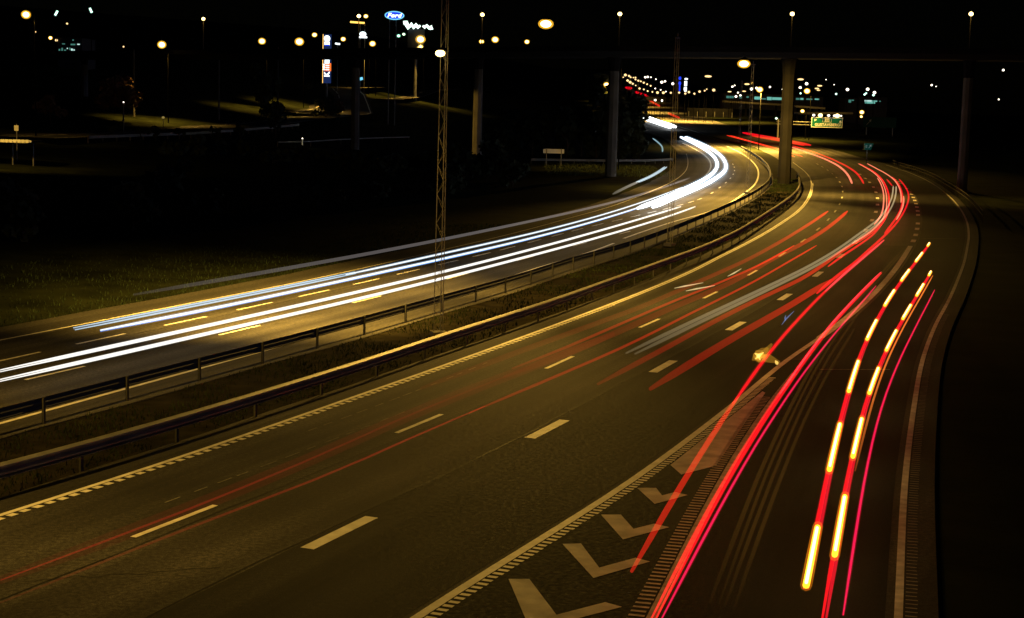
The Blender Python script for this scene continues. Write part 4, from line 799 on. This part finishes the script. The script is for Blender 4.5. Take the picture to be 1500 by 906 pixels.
for i in range(22):
    u = i/21*(len(rail)-1); k = min(int(u), len(rail)-2); u -= k; x, y = rail[k][0]*(1-u)+rail[k+1][0]*u, rail[k][1]*(1-u)+rail[k+1][1]*u
    if b0 is None: pb = MB(); pb.box((-.08, 0, .3), (.14, .14, .95)); b0 = pb.build('post', M['wood'], t); o = b0
    else: o = dup(b0, t)
    o.location = (x, y, float(terrain(x, y)))
# small lamp posts and a bollard of the side road
for lab, px, pyx, D, hgt, sz, m in (('dim round lamp on a short post beside the left side road', 239, 172.5, 226, 2.6, .42, None), ('tiny bright lamp on a post at the start of the left side road', 181, 150, 215, 4.6, .2, 'lamp_white'), ('tiny white marker lamp in the dark below the left side road', 242.5, 216.5, 200, 1.0, .18, 'lamp_white')):
    x, z = xz(px, pyx, D); t = thing('post_lamp', lab, 'lamp', (x, D, z)); zb = min(float(terrain(x, D)) - z, -.8)
    b = MB(); b.ball((0, 0, 0), (sz*.5, sz*.5, sz*.4), 10, 6); b.build('lamp_head', M[m] if m else glow('dim_lamp_glass', (.5, .36, .1), .5), t, smooth=True)
    b = MB(); b.tube([(0, .05, zb), (0, .05, -sz*.3)], .05, 6); b.build('post', M['steel_dull'], t)
x, z = xz(443, 205, 222); t = thing('bollard', 'pale lit post standing alone by the lower path', 'bollard', (x, 222, float(terrain(x, 222))))
b = MB(); b.tube([(0, 0, -.1), (0, 0, 1.15)], .09, 8); b.build('shaft', M['sign_white'], t); b = MB(); b.ball((0, 0, 1.2), .1, 8, 5); b.build('cap', M['lamp_white'], t)
spot((x + .4, 219.0, z + 2.5), 160*K, (1, .8, .4), aim=(x, 222, z - 1), ang=70)
t = thing('low_fence', 'low pale rail running across the dark slope below the side roads', 'fence')
fl = [(-31.5, 217), (-28.5, 228), (-25.7, 241), (-21.3, 261), (-18, 276)]
b = MB(); b.extrude([(0, .55), (.07, .55), (.07, .72), (0, .72)], [(x, y, float(terrain(x, y))) for x, y in fl]); b.build('rail', M['steel'], t)
for x, y in fl: b = MB(); b.box((x - .05, y, float(terrain(x, y)) + .3), (.09, .09, .8)); b.build('post', M['wood'], t)
# flat roof with ribbed edge and a notice above it, far left
D = 150.0
(xa, za), (xb, zb2) = xz(-30, 208.5, D), xz(47, 205, D)
t = thing('shelter', 'flat roofed shelter with a bright ribbed roof edge at the left border', 'shelter', (0, D, 0))
b = MB(); n = 26
for i in range(n):
    u = i/n; x0 = xa + (xb - xa)*u; b.box((x0, .0 + .1*(i % 2), (za+zb2)/2), ((xb-xa)/n*.98, .25, .26 - .1*(u > .93)), M=Matrix.Rotation(.3, 3, 'Y'))
b.build('roof_edge', M['sign_white'], t)
b = MB(); b.box(((xa+xb)/2, 1.9, (za+zb2)/2 - .05), (xb - xa, 3.4, .14)); b.build('roof', M['concrete_dark'], t)
for xx in (xa + .5, (xa+xb)/2, xb - .5):
    b = MB(); b.tube([(xx, 2.0, float(terrain(xx, D)) - .3), (xx, 2.0, (za+zb2)/2 - .12)], .07, 6); b.build('post', M['steel_dull'], t)
x, z = xz(24, 188, 156); spot((xa*.5 + xb*.5, 144.0, za + 4.5), 2600*K, aim=((xa+xb)/2, 150, za), ang=120)  # spot put in to light the roof edge, no lamp there
t = thing('notice', 'small amber notice on a thin post above the ribbed shelter roof', 'sign', (x, 156, 0))
b = MB(); b.box((0, 0, z), (.40, .06, .52)); b.build('panel', M['sign_white'], t)
b = MB(); b.tube([(0, .08, float(terrain(x, 156)) - .3), (0, .08, z + .4)], .04, 6); b.build('post', M['steel_dull'], t)
spot((x + .3, 153.5, z + 1.6), 45*K, aim=(x, 156, z), ang=50)

# ------------------------------------------------------------------ trees, shrubs, grass
def leaves(mb, c, r, n, size):
    c = np.array(c); lumps = [(npr.normal(0, .42, 3) * r, npr.uniform(.35, .6)) for _ in range(9)]
    for _ in range(n):
        o, k = lumps[npr.integers(len(lumps))]; d = npr.normal(0, 1, 3); d /= np.linalg.norm(d); p = c + o + d * np.array(r) * k * npr.random()**.4 * .9
        u = npr.normal(0, 1, 3); u /= np.linalg.norm(u); v = np.cross(u, npr.normal(0, 1, 3)); v /= np.linalg.norm(v); s = size * npr.uniform(.6, 1.4)
        mb.add([p - u*s - v*s*.6, p + u*s - v*s*.6, p + u*s*.7 + v*s*.7, p - u*s*.7 + v*s*.7], [(0, 1, 2, 3)])
def tree(label, x, y, h, r, m, n=700, group=None, shape=(1, 1, 1.0), name='tree', low=.35, leaf=.28):
    z0 = float(terrain(x, y)) - .15; t = thing(name, label, 'tree' if name == 'tree' else 'shrub', (x, y, z0), rng.random()*6, group)
    tr = MB(); hb = h*low
    tr.tube([(0, 0, 0), (.05*h*.2, 0, hb), (0, .04*h*.2, h*.8)], [.035*h*.5 + .05, .02*h*.5 + .04, .03], 7)
    for k in range(5):
        a = 2*math.pi*k/5 + rng.random(); zz = hb + (h*.75 - hb)*rng.random()
        tr.tube([(0, 0, zz), (r*.6*math.cos(a), r*.6*math.sin(a), zz + h*.14)], [.05 + .006*h, .02], 5)
    tr.build('trunk', M['bark'], t)
    lf = MB(); leaves(lf, (0, 0, hb + (h - hb)*.52), (r*shape[0], r*shape[1], (h - hb)*.55*shape[2]), n, leaf*(.6 + .05*h)); lf.build('crown', M[m], t)
    return t
lab = 'black leafy tree in the wooded bank left of the far motorway'
for px, pyt, D in ((904, 118, 300), (918, 128, 305), (927, 148, 296), (936, 176, 272), (941, 196, 258), (922, 172, 262), (905, 160, 255), (880, 150, 262), (858, 152, 266), (836, 160, 258), (812, 158, 270), (786, 165, 262), (764, 160, 275), (742, 168, 262)):
    x, z = xz(px - 4, pyt, D); h = z - float(terrain(x, D)); 
    tree(lab, x, D, max(h, 3), max(h*.32, 1.6), 'leaf_dark', 520, 'trees of the black wooded bank', low=.18, leaf=.5)
tree('reddish autumn tree behind the slim lit pole on the left', -57.0, 238, 6.6, 3.4, 'leaf_red', 1100, low=.25)
tree('rounded grey green poplar beside the slim pale pole', xz(391, 130, 280)[0], 280, 7.6, 2.0, 'leaf', 900, shape=(1, 1, 1.2))
tree('low autumn tree at the left end of the side road', -61.0, 215, 3.6, 2.0, 'leaf_red', 500)
tree('dark round tree hiding the middle of the side road below the pale pole', xz(404, 180, 240)[0], 240, 5.2, 2.4, 'leaf_dark', 700, low=.15)
tree('small amber lit bush beside the upper side road, under the lit pylon', xz(492, 150, 318)[0], 318, 3.0, 1.8, 'leaf_red', 500, name='shrub', low=.1)
tree('dark bush at the junction of the upper side roads', xz(478, 178, 300)[0], 300, 4.0, 2.6, 'leaf_dark', 600, name='shrub', low=.1)
for q, (px, pyt, D) in enumerate(((166, 182, 204), (206, 184, 202), (228, 193, 203), (262, 186, 208), (318, 184, 214), (352, 180, 218))):
    x, z = xz(px, pyt, D); h = max(z - float(terrain(x, D)), 1.8)
    tree('thin dark roadside tree standing before the left side road', x, D, h, .8, 'leaf_dark', 150, 'thin trees along the left side road', low=.45, leaf=.22)
lab = 'black shrub in the hedge that hides the foot of the lit pier'
for i in range(15):
    px = 250 + i*36 + rng.uniform(-8, 8); D = 186 + rng.uniform(-7, 7); x, z = xz(px, 219 + rng.uniform(-2, 3), D); h = max(z - float(terrain(x, D)), 1.5)
    tree(lab, x, D, h, 1.7, 'leaf_dark', 420, 'hedge in front of the flyover', name='shrub', low=.06, leaf=.42)
lab = 'dark shrub on the grass bank beside the white headlight trails'
for x, y in ((-33, 84), (-30, 96), (-25, 104), (-22, 118), (-16, 128), (-34, 108), (-12, 146), (-6, 158), (0, 176), (-40, 120), (-28, 132)):
    tree(lab, x + rng.uniform(-1, 1), y, rng.uniform(1.6, 3.2), rng.uniform(1.3, 2.2), 'leaf_dark', 420, 'shrubs on the bank', name='shrub', low=.06, leaf=.34)
def grass(area, n, hmin, hmax, m):
    b = MB()
    for _ in range(n):
        x, y, z = area(); h = npr.uniform(hmin, hmax); a = npr.uniform(0, math.pi*2); wd = npr.uniform(.006, .016) * (1 + y/60); l = npr.normal(0, .35, 2) * h
        c, s = math.cos(a)*wd, math.sin(a)*wd
        b.add([(x - c, y - s, z - .04), (x + c, y + s, z - .04), (x + l[0]*.5 + c*.5, y + l[1]*.5 + s*.5, z + h*.6), (x + l[0], y + l[1], z + h), (x + l[0]*.5 - c*.5, y + l[1]*.5 - s*.5, z + h*.6)], [(0, 1, 2, 3, 4)])
    return b.build('grass', m, kind='stuff')
def median_pt():
    while True:
        y = 20 + 190 * npr.random()**1.7; a, c = float(X('G1', y)) + .35, float(x_left_edge_right(np.array([y]))[0]) - .1
        u = npr.random(); x = a + (c - a)*u
        if (math.sin(x*1.7 + y*.6) + math.sin(y*.9 - x) + npr.normal(0, .6)) > -.5: return x, y, float(prof(y)) - .03
grass(median_pt, 24000, .04, .17, M['grass'])
def verge_pt():
    y = 52 + 70*npr.random(); x = float(x_left_edge_left(np.array([y]))[0]) - .2 - 14*npr.random()**1.5
    return x, y, float(terrain(x, y)) - .08
grass(verge_pt, 9000, .05, .2, mat('green_grass', (.014, .026, .007), .9, noise=(.7, .5)))
def pier_pt():
    y = 205 + 36*npr.random(); x = 4 + 16*npr.random()
    return x, y, float(terrain(x, y)) - .06
grass(pier_pt, 2500, .1, .35, mat('bank_grass', (.05, .065, .02), .9, noise=(.7, .5)))
# soil of the median, a little above the ground sheet
slab('soil', lambda y: X('G1', y) + .3, lambda y: np.minimum(x_left_edge_right(y) + .15, X('A', y) - 4), -30, 225, 'A', M['earth'], z=-.035, cols=8, skirt=.0)

# ------------------------------------------------------------------ light trails
def trail_pts(name, dz=0.0, off=0.0, y0=None, y1=None, step=2.5):
    a, c = span(name); y0 = a if y0 is None else y0; y1 = c if y1 is None else y1
    y = ys_between(y0, y1, step); x = X(name, y); d = np.gradient(x, y) if len(y) > 2 else np.zeros(len(y)); k = 1/np.hypot(1, d)
    z = DATA[name][2] + dz
    return [(float(x[i] + off*k[i]), float(y[i] - off*d[i]*k[i]), float(prof(y[i]) + z)) for i in range(len(y))]
def strand(name, r, m, parent=None, dz=0.0, off=0.0, y0=None, y1=None, fade=None, nm='strand', flat=1.0, label=None):
    pts = trail_pts(name, dz, off, y0, y1); b = MB(); n = 8; N = len(pts)
    rad = [r * (1 if 1 < i < N - 2 else (.85 if i in (1, N - 2) else .45)) for i in range(N)] if N > 6 else r
    b.tube(pts, rad, n, flat=flat)
    if fade is not None:
        u = np.linspace(0, 1, len(pts)); f = np.interp(u, [q[0] for q in fade], [q[1] for q in fade]); b.fade = np.repeat(f, n)
    o = b.build(nm, m, parent, smooth=True)
    return o
def trail(label, group, *strands):
    """one car lamp's path through the picture: strands of light at the lamp's own height"""
    if len(strands) == 1:
        a, k = strands[0]; o = strand(*a, nm='light_trail', **k); return tag(o, label, 'light trail', group)
    t = thing('light_trail', label, 'light trail', (0, 0, 0), 0, group)
    for a, k in strands: strand(*a, parent=t, **k)
    return t
def S(*a, **k): return (a, k)
Wt = ray_of_light('headlight_white', (1.0, .985, .93), .92, True); Wb = ray_of_light('headlight_hot', (.90, .97, 1.0), 4.0, True)
Wc = ray_of_light('headlight_blue_white', (.58, .82, 1.0), .72, True); Wk = ray_of_light('headlight_ice', (.90, .98, 1.0), 1.1, True); Wf = ray_of_light('headlight_fringe', (.06, .25, .85), .7)
Ws = faint('headlight_haze', (.95, .92, .84), .12); Wsb = faint('headlight_blue_haze', (.46, .72, 1.0), .13)
Wl = faint('lilac_marker', (.30, .265, .26), .28)
HG, RG = 'white headlight trails of the oncoming carriageway', 'red tail light trails of the near carriageway'
trail('uppermost blue white headlight trail, thin and doubled at its near end', HG, S('W1', .032, Wc, off=-.04, dz=.035, y1=80), S('W1', .032, Wc, off=.04, dz=-.035, y1=80), S('W1', .042, Wk, y0=79), S('W1', .085, Wsb, fade=[(0, .5), (1, 1.1)]))
trail('second white headlight trail with a blue fringe, starting in a point on the open road', HG, S('W2', .045, Wk), S('W2', .09, Wsb, fade=[(0, 1), (1, 1)]), S('W2', .04, Wf, dz=-.045))
FL = [(0, 1), (1, 1)]
trail('third white headlight trail, upper of the long pair nearest the median guardrail', HG, S('W3', .034, Wt, dz=.028), S('W3', .030, Wt, dz=-.034), S('W3', .078, Ws, fade=FL))
trail('fourth white headlight trail, lowest of all and nearest the median guardrail', HG, S('W4', .034, Wt, dz=.028), S('W4', .030, Wt, dz=-.034), S('W4', .078, Ws, fade=[(0, 1), (1, 1)]))
trail('glaring thick white trail on the inside of the bend', HG, S('W5', .19, Wb), S('W5', .36, Wsb, fade=[(0, .5), (.2, 1), (1, 1.4)]))
trail('glaring thick white trail on the outside of the bend', HG, S('W6', .20, Wb), S('W6', .42, Wsb, fade=[(0, .3), (.3, 1), (1, 1.4)]))
trail('short thick white trail on the far straight above the bend', HG, S('W7', .42, Wb, off=-.5), S('W7', .42, Wb, off=.6, dz=.1))
trail('dim lilac marker light trail running highest along the dark left verge', 'marker light trails', S('W8', .075, Wl, fade=[(0, .12), (.1, .45), (.5, .8), (.9, 1.3), (1, .6)]))
trail('short double white trail on the slip road beside the slender pier', HG, S('W9', .09, ray_of_light('slip_white', (.62, .78, .85), .75), off=-.14, y0=178), S('W9', .09, ray_of_light('slip_white_b', (.62, .78, .85), .75), off=.14, y0=178), S('W9', .13, faint('slip_grey', (.5, .45, .35), .3), y1=180, fade=[(0, .3), (1, 1)]))
trail('thin hooked pale trail on the slip road at the black wooded bank', HG, S('W10', .12, ray_of_light('slip_pale', (.45, .75, .85), .55)))
Rb = ray_of_light('tail_red', (1.0, .003, .014), .84, True); Rc = ray_of_light('tail_core', (1.0, .055, .07), 1.0); Ro = ray_of_light('tail_orange', (1.0, .030, .012), .82)
Rh = ray_of_light('tail_hot', (1.0, .22, .12), 1.2); Rm = ray_of_light('tail_magenta', (1.0, .01, .10), .85); Rd = ray_of_light('tail_deep', (.62, .004, .018), .9)
Frs = faint('red_haze', (1.0, .004, .018), .07); Fr = faint('fading_red', (1.0, .020, .010), .20); Fr2 = faint('fading_deep_red', (1.0, .03, .02), .30); Fw = faint('fading_white', (1.0, .80, .42), .10); Fo = faint('ghost_amber', (.9, .42, .06), .014)
trail('leftmost red trail, bright orange red at its head and fading toward the near median', RG, S('R1', .10, Fr, fade=[(0, .06), (.25, .14), (.55, .5), (.8, 1.3), (1, 2.2)]))
trail('broad orange red trail fading into a faint line along the inner lane', RG, S('R2', .12, Fr, y0=50, fade=[(0, .05), (.3, .25), (.6, .7), (1, 2.2)]), S('R2', .024, Fr2, y1=52, fade=[(0, .22), (.5, .08), (1, .05)]), S('R2', .16, Fr2, y1=60, fade=[(0, .03), (.5, .035), (1, .06)]))
trail('thin red line riding just above the broad orange red trail', RG, S('R2b', .05, Fr, fade=[(0, .2), (.5, .9), (1, 1.7)]))
trail('thin straight red trail between the broad orange one and the pale pair', RG, S('R3', .045, Fr, y0=44, fade=[(0, .25), (.5, .9), (1, 1.8)]), S('R3', .025, Fr2, y1=45, fade=[(0, .05), (1, .28)]))
trail('pale pair of whitish trails crossing the red lanes', 'pale trails among the red ones', S('R4', .07, Fw, off=-.12, fade=[(0, .3), (.12, .9), (.6, 1.5), (1, 2.4)]), S('R4', .07, Fw, off=.2, fade=[(0, .3), (.12, .9), (.6, 1.5), (1, 2.4)]))
trail('red trail below the pale pair, sweeping through the bend in pink strands', RG, S('R5', .09, Fr, y1=105, fade=[(0, .15), (.3, .5), (.8, 1.4), (1, 2.2)]), S('R5', .05, Rh, y0=103, off=-.09), S('R5', .05, Rb, y0=103, off=.10), S('R5', .06, Rh, y0=120, y1=200, off=-.36, dz=.05), S('R5b', .06, Rb, y0=88, off=.25))
trail('broad dull red trail ending faintly at the lane dashes near the gore', RG, S('R6', .13, Fr, fade=[(0, .28), (.4, .5), (1, 1.2)]))
trail('red trail running over the painted chevrons and down into the gore', RG, S('R7', .07, Fr, y1=47.5, fade=[(0, .9), (1, 1.5)]), S('R7', .05, Rb, y0=46.5, y1=78), S('R7', .09, Frs, y0=46.5, fade=[(0, 1), (1, 1)]), S('R7', .055, Rc, y0=76))
trail('red trail on the outside of the bend joining the one over the chevrons', RG, S('R7b', .075, Rb))
trail('hot pink red trail in the middle of the bend bundle', RG, S('R7c', .06, Rh, y0=150), S('R7c', .08, Rb, off=.12, y1=205))
trail('short orange sliver of trail inside the bend bundle', RG, S('R7d', .07, Rh))
trail('shortest thin red stroke at the top of the bend bundle', RG, S('R7e', .07, Rb))
trail('bold red trail along the right edge of the gore, double in width', RG, S('R8', .036, Rb, off=-.036), S('R8', .036, Rb, off=.042), S('R8', .095, Frs, fade=[(0, 1), (1, 1)]), S('R8', .03, Rc, dz=.045, y0=48))
trail('thin pink trail hugging the right side of the bold gore trail', RG, S('R9', .026, Rm), S('R9', .05, Frs, fade=[(0, .8), (1, .8)]))
def blinker(label, name, spans_px, r):
    t = thing('light_trail', label, 'light trail', (0, 0, 0), 0, 'blinking indicator trails of the slip road')
    yb = [p[0] for p in spans_px]; y_end = span(name)
    strand(name, r*.5, Rb, t, off=-r*.4); strand(name, r*.5, Rd, t, off=r*.42); strand(name, r*1.15, Frs, t, fade=[(0, .8), (1, .8)])
    for a, c in spans_px:
        strand(name, r*.74, Yb, t, y0=max(min(a, c), y_end[0]), y1=min(max(a, c), y_end[1]), nm='indicator_flash', dz=.05)
        strand(name, r*1.25, Yr, t, y0=max(min(a, c) - .1, y_end[0]), y1=min(max(a, c) + .1, y_end[1]), nm='flash_rim', dz=.05, fade=[(0, .6), (.5, 1), (1, .6)])
        strand(name, r*.36, Yc, t, y0=max(min(a, c) + .2, y_end[0]), y1=min(max(a, c) - .2, y_end[1]), nm='flash_core', dz=.05 + r*.55)
Yb = ray_of_light('indicator_amber', (1.0, .62, .02), 1.9, True); Yr = faint('indicator_rim', (1.0, .28, .01), .22); Yc = ray_of_light('indicator_core', (1.0, .95, .55), 2.0)
BL = [[(101.86, 104.26), (91.19, 96.55), (80.75, 86.03), (70.24, 76.08), (59.7, 65.04), (48.5, 54.27), (37.71, 43.25), (28.11, 32.34)], [(83.67, 86.07), (74.35, 79.11), (65.9, 70.49), (57.09, 62.14), (48.24, 52.93), (39.22, 44.1), (30.34, 35.04)]]
blinker('red trail with amber flashes, left of the two on the dark slip road', 'R10', BL[0], .085)
blinker('red trail with amber flashes, right of the two on the dark slip road', 'R11', BL[1], .080)
trail('thin orange line beside the right hand amber flashing trail', RG, S('R11b', .03, faint('thin_orange', (1.0, .22, .03), .5), fade=[(0, .2), (.4, .8), (1, 1.0)]))
trail('thin magenta trail, rightmost of all on the slip road', RG, S('R12', .026, Rm), S('R12', .05, Frs, fade=[(0, .8), (1, .8)]))
trail('ghostly amber band of faint lines between the gore trail and the flashing trails', 'faint amber trails', S('R13', .05, Fo, fade=[(0, .2), (.1, 1), (.8, 1), (1, .5)]), S('R13', .035, Fo, off=.16, fade=[(0, .2), (.1, 1), (1, .8)]), S('R13b', .04, Fo, off=.1, fade=[(0, .2), (.1, 1), (1, .6)]), S('R13c', .045, Fo, off=.1, fade=[(0, .2), (.15, 1), (1, .6)]))
Fg = 'far red trails beyond the bend'
trail('lower left thin red trail running behind the thick pier', Fg, S('Fa', .12, Ro)); trail('thin red trail close beneath its twin behind the thick pier', Fg, S('Fb', .11, Ro))
trail('pink red trail curling down right of the thick pier, inner of two', Fg, S('Fc', .12, Rh)); trail('red trail curling down right of the thick pier, outer of two', Fg, S('Fd', .11, Rb))
trail('thickest far red trail crossing behind the thick pier at the top', Fg, S('Fe', .24, Rb)); trail('far red trail just below the thickest one at the pier', Fg, S('Ff', .13, Ro))
trail('short red dash in front of the pale bridge wall', Fg, S('Fg', .24, Ro)); trail('short red dash left of the mast before the pale bridge wall', Fg, S('Fh', .30, Ro))
trail('short red dash just below the far dark bridge', Fg, S('Fi', .30, Ro)); trail('longer red dash just above the far dark bridge', Fg, S('Fj', .42, Rb)); trail('topmost red glimmer where the motorway meets the hill', Fg, S('Fk', .55, Rb))
# short glints shaped as glowing strokes
def glint(label, segs, m, r=.035):
    t = thing('light_trail', label, 'light trail', (0, 0, 0), 0, 'short glints on the lanes')
    for seg in segs:
        b = MB(); b.tube(seg, [r*.3] + [r]*(len(seg)-2) + [r*.3], 6); b.fade = [1.0]*len(b.v); b.build('strand', m, t, smooth=True)
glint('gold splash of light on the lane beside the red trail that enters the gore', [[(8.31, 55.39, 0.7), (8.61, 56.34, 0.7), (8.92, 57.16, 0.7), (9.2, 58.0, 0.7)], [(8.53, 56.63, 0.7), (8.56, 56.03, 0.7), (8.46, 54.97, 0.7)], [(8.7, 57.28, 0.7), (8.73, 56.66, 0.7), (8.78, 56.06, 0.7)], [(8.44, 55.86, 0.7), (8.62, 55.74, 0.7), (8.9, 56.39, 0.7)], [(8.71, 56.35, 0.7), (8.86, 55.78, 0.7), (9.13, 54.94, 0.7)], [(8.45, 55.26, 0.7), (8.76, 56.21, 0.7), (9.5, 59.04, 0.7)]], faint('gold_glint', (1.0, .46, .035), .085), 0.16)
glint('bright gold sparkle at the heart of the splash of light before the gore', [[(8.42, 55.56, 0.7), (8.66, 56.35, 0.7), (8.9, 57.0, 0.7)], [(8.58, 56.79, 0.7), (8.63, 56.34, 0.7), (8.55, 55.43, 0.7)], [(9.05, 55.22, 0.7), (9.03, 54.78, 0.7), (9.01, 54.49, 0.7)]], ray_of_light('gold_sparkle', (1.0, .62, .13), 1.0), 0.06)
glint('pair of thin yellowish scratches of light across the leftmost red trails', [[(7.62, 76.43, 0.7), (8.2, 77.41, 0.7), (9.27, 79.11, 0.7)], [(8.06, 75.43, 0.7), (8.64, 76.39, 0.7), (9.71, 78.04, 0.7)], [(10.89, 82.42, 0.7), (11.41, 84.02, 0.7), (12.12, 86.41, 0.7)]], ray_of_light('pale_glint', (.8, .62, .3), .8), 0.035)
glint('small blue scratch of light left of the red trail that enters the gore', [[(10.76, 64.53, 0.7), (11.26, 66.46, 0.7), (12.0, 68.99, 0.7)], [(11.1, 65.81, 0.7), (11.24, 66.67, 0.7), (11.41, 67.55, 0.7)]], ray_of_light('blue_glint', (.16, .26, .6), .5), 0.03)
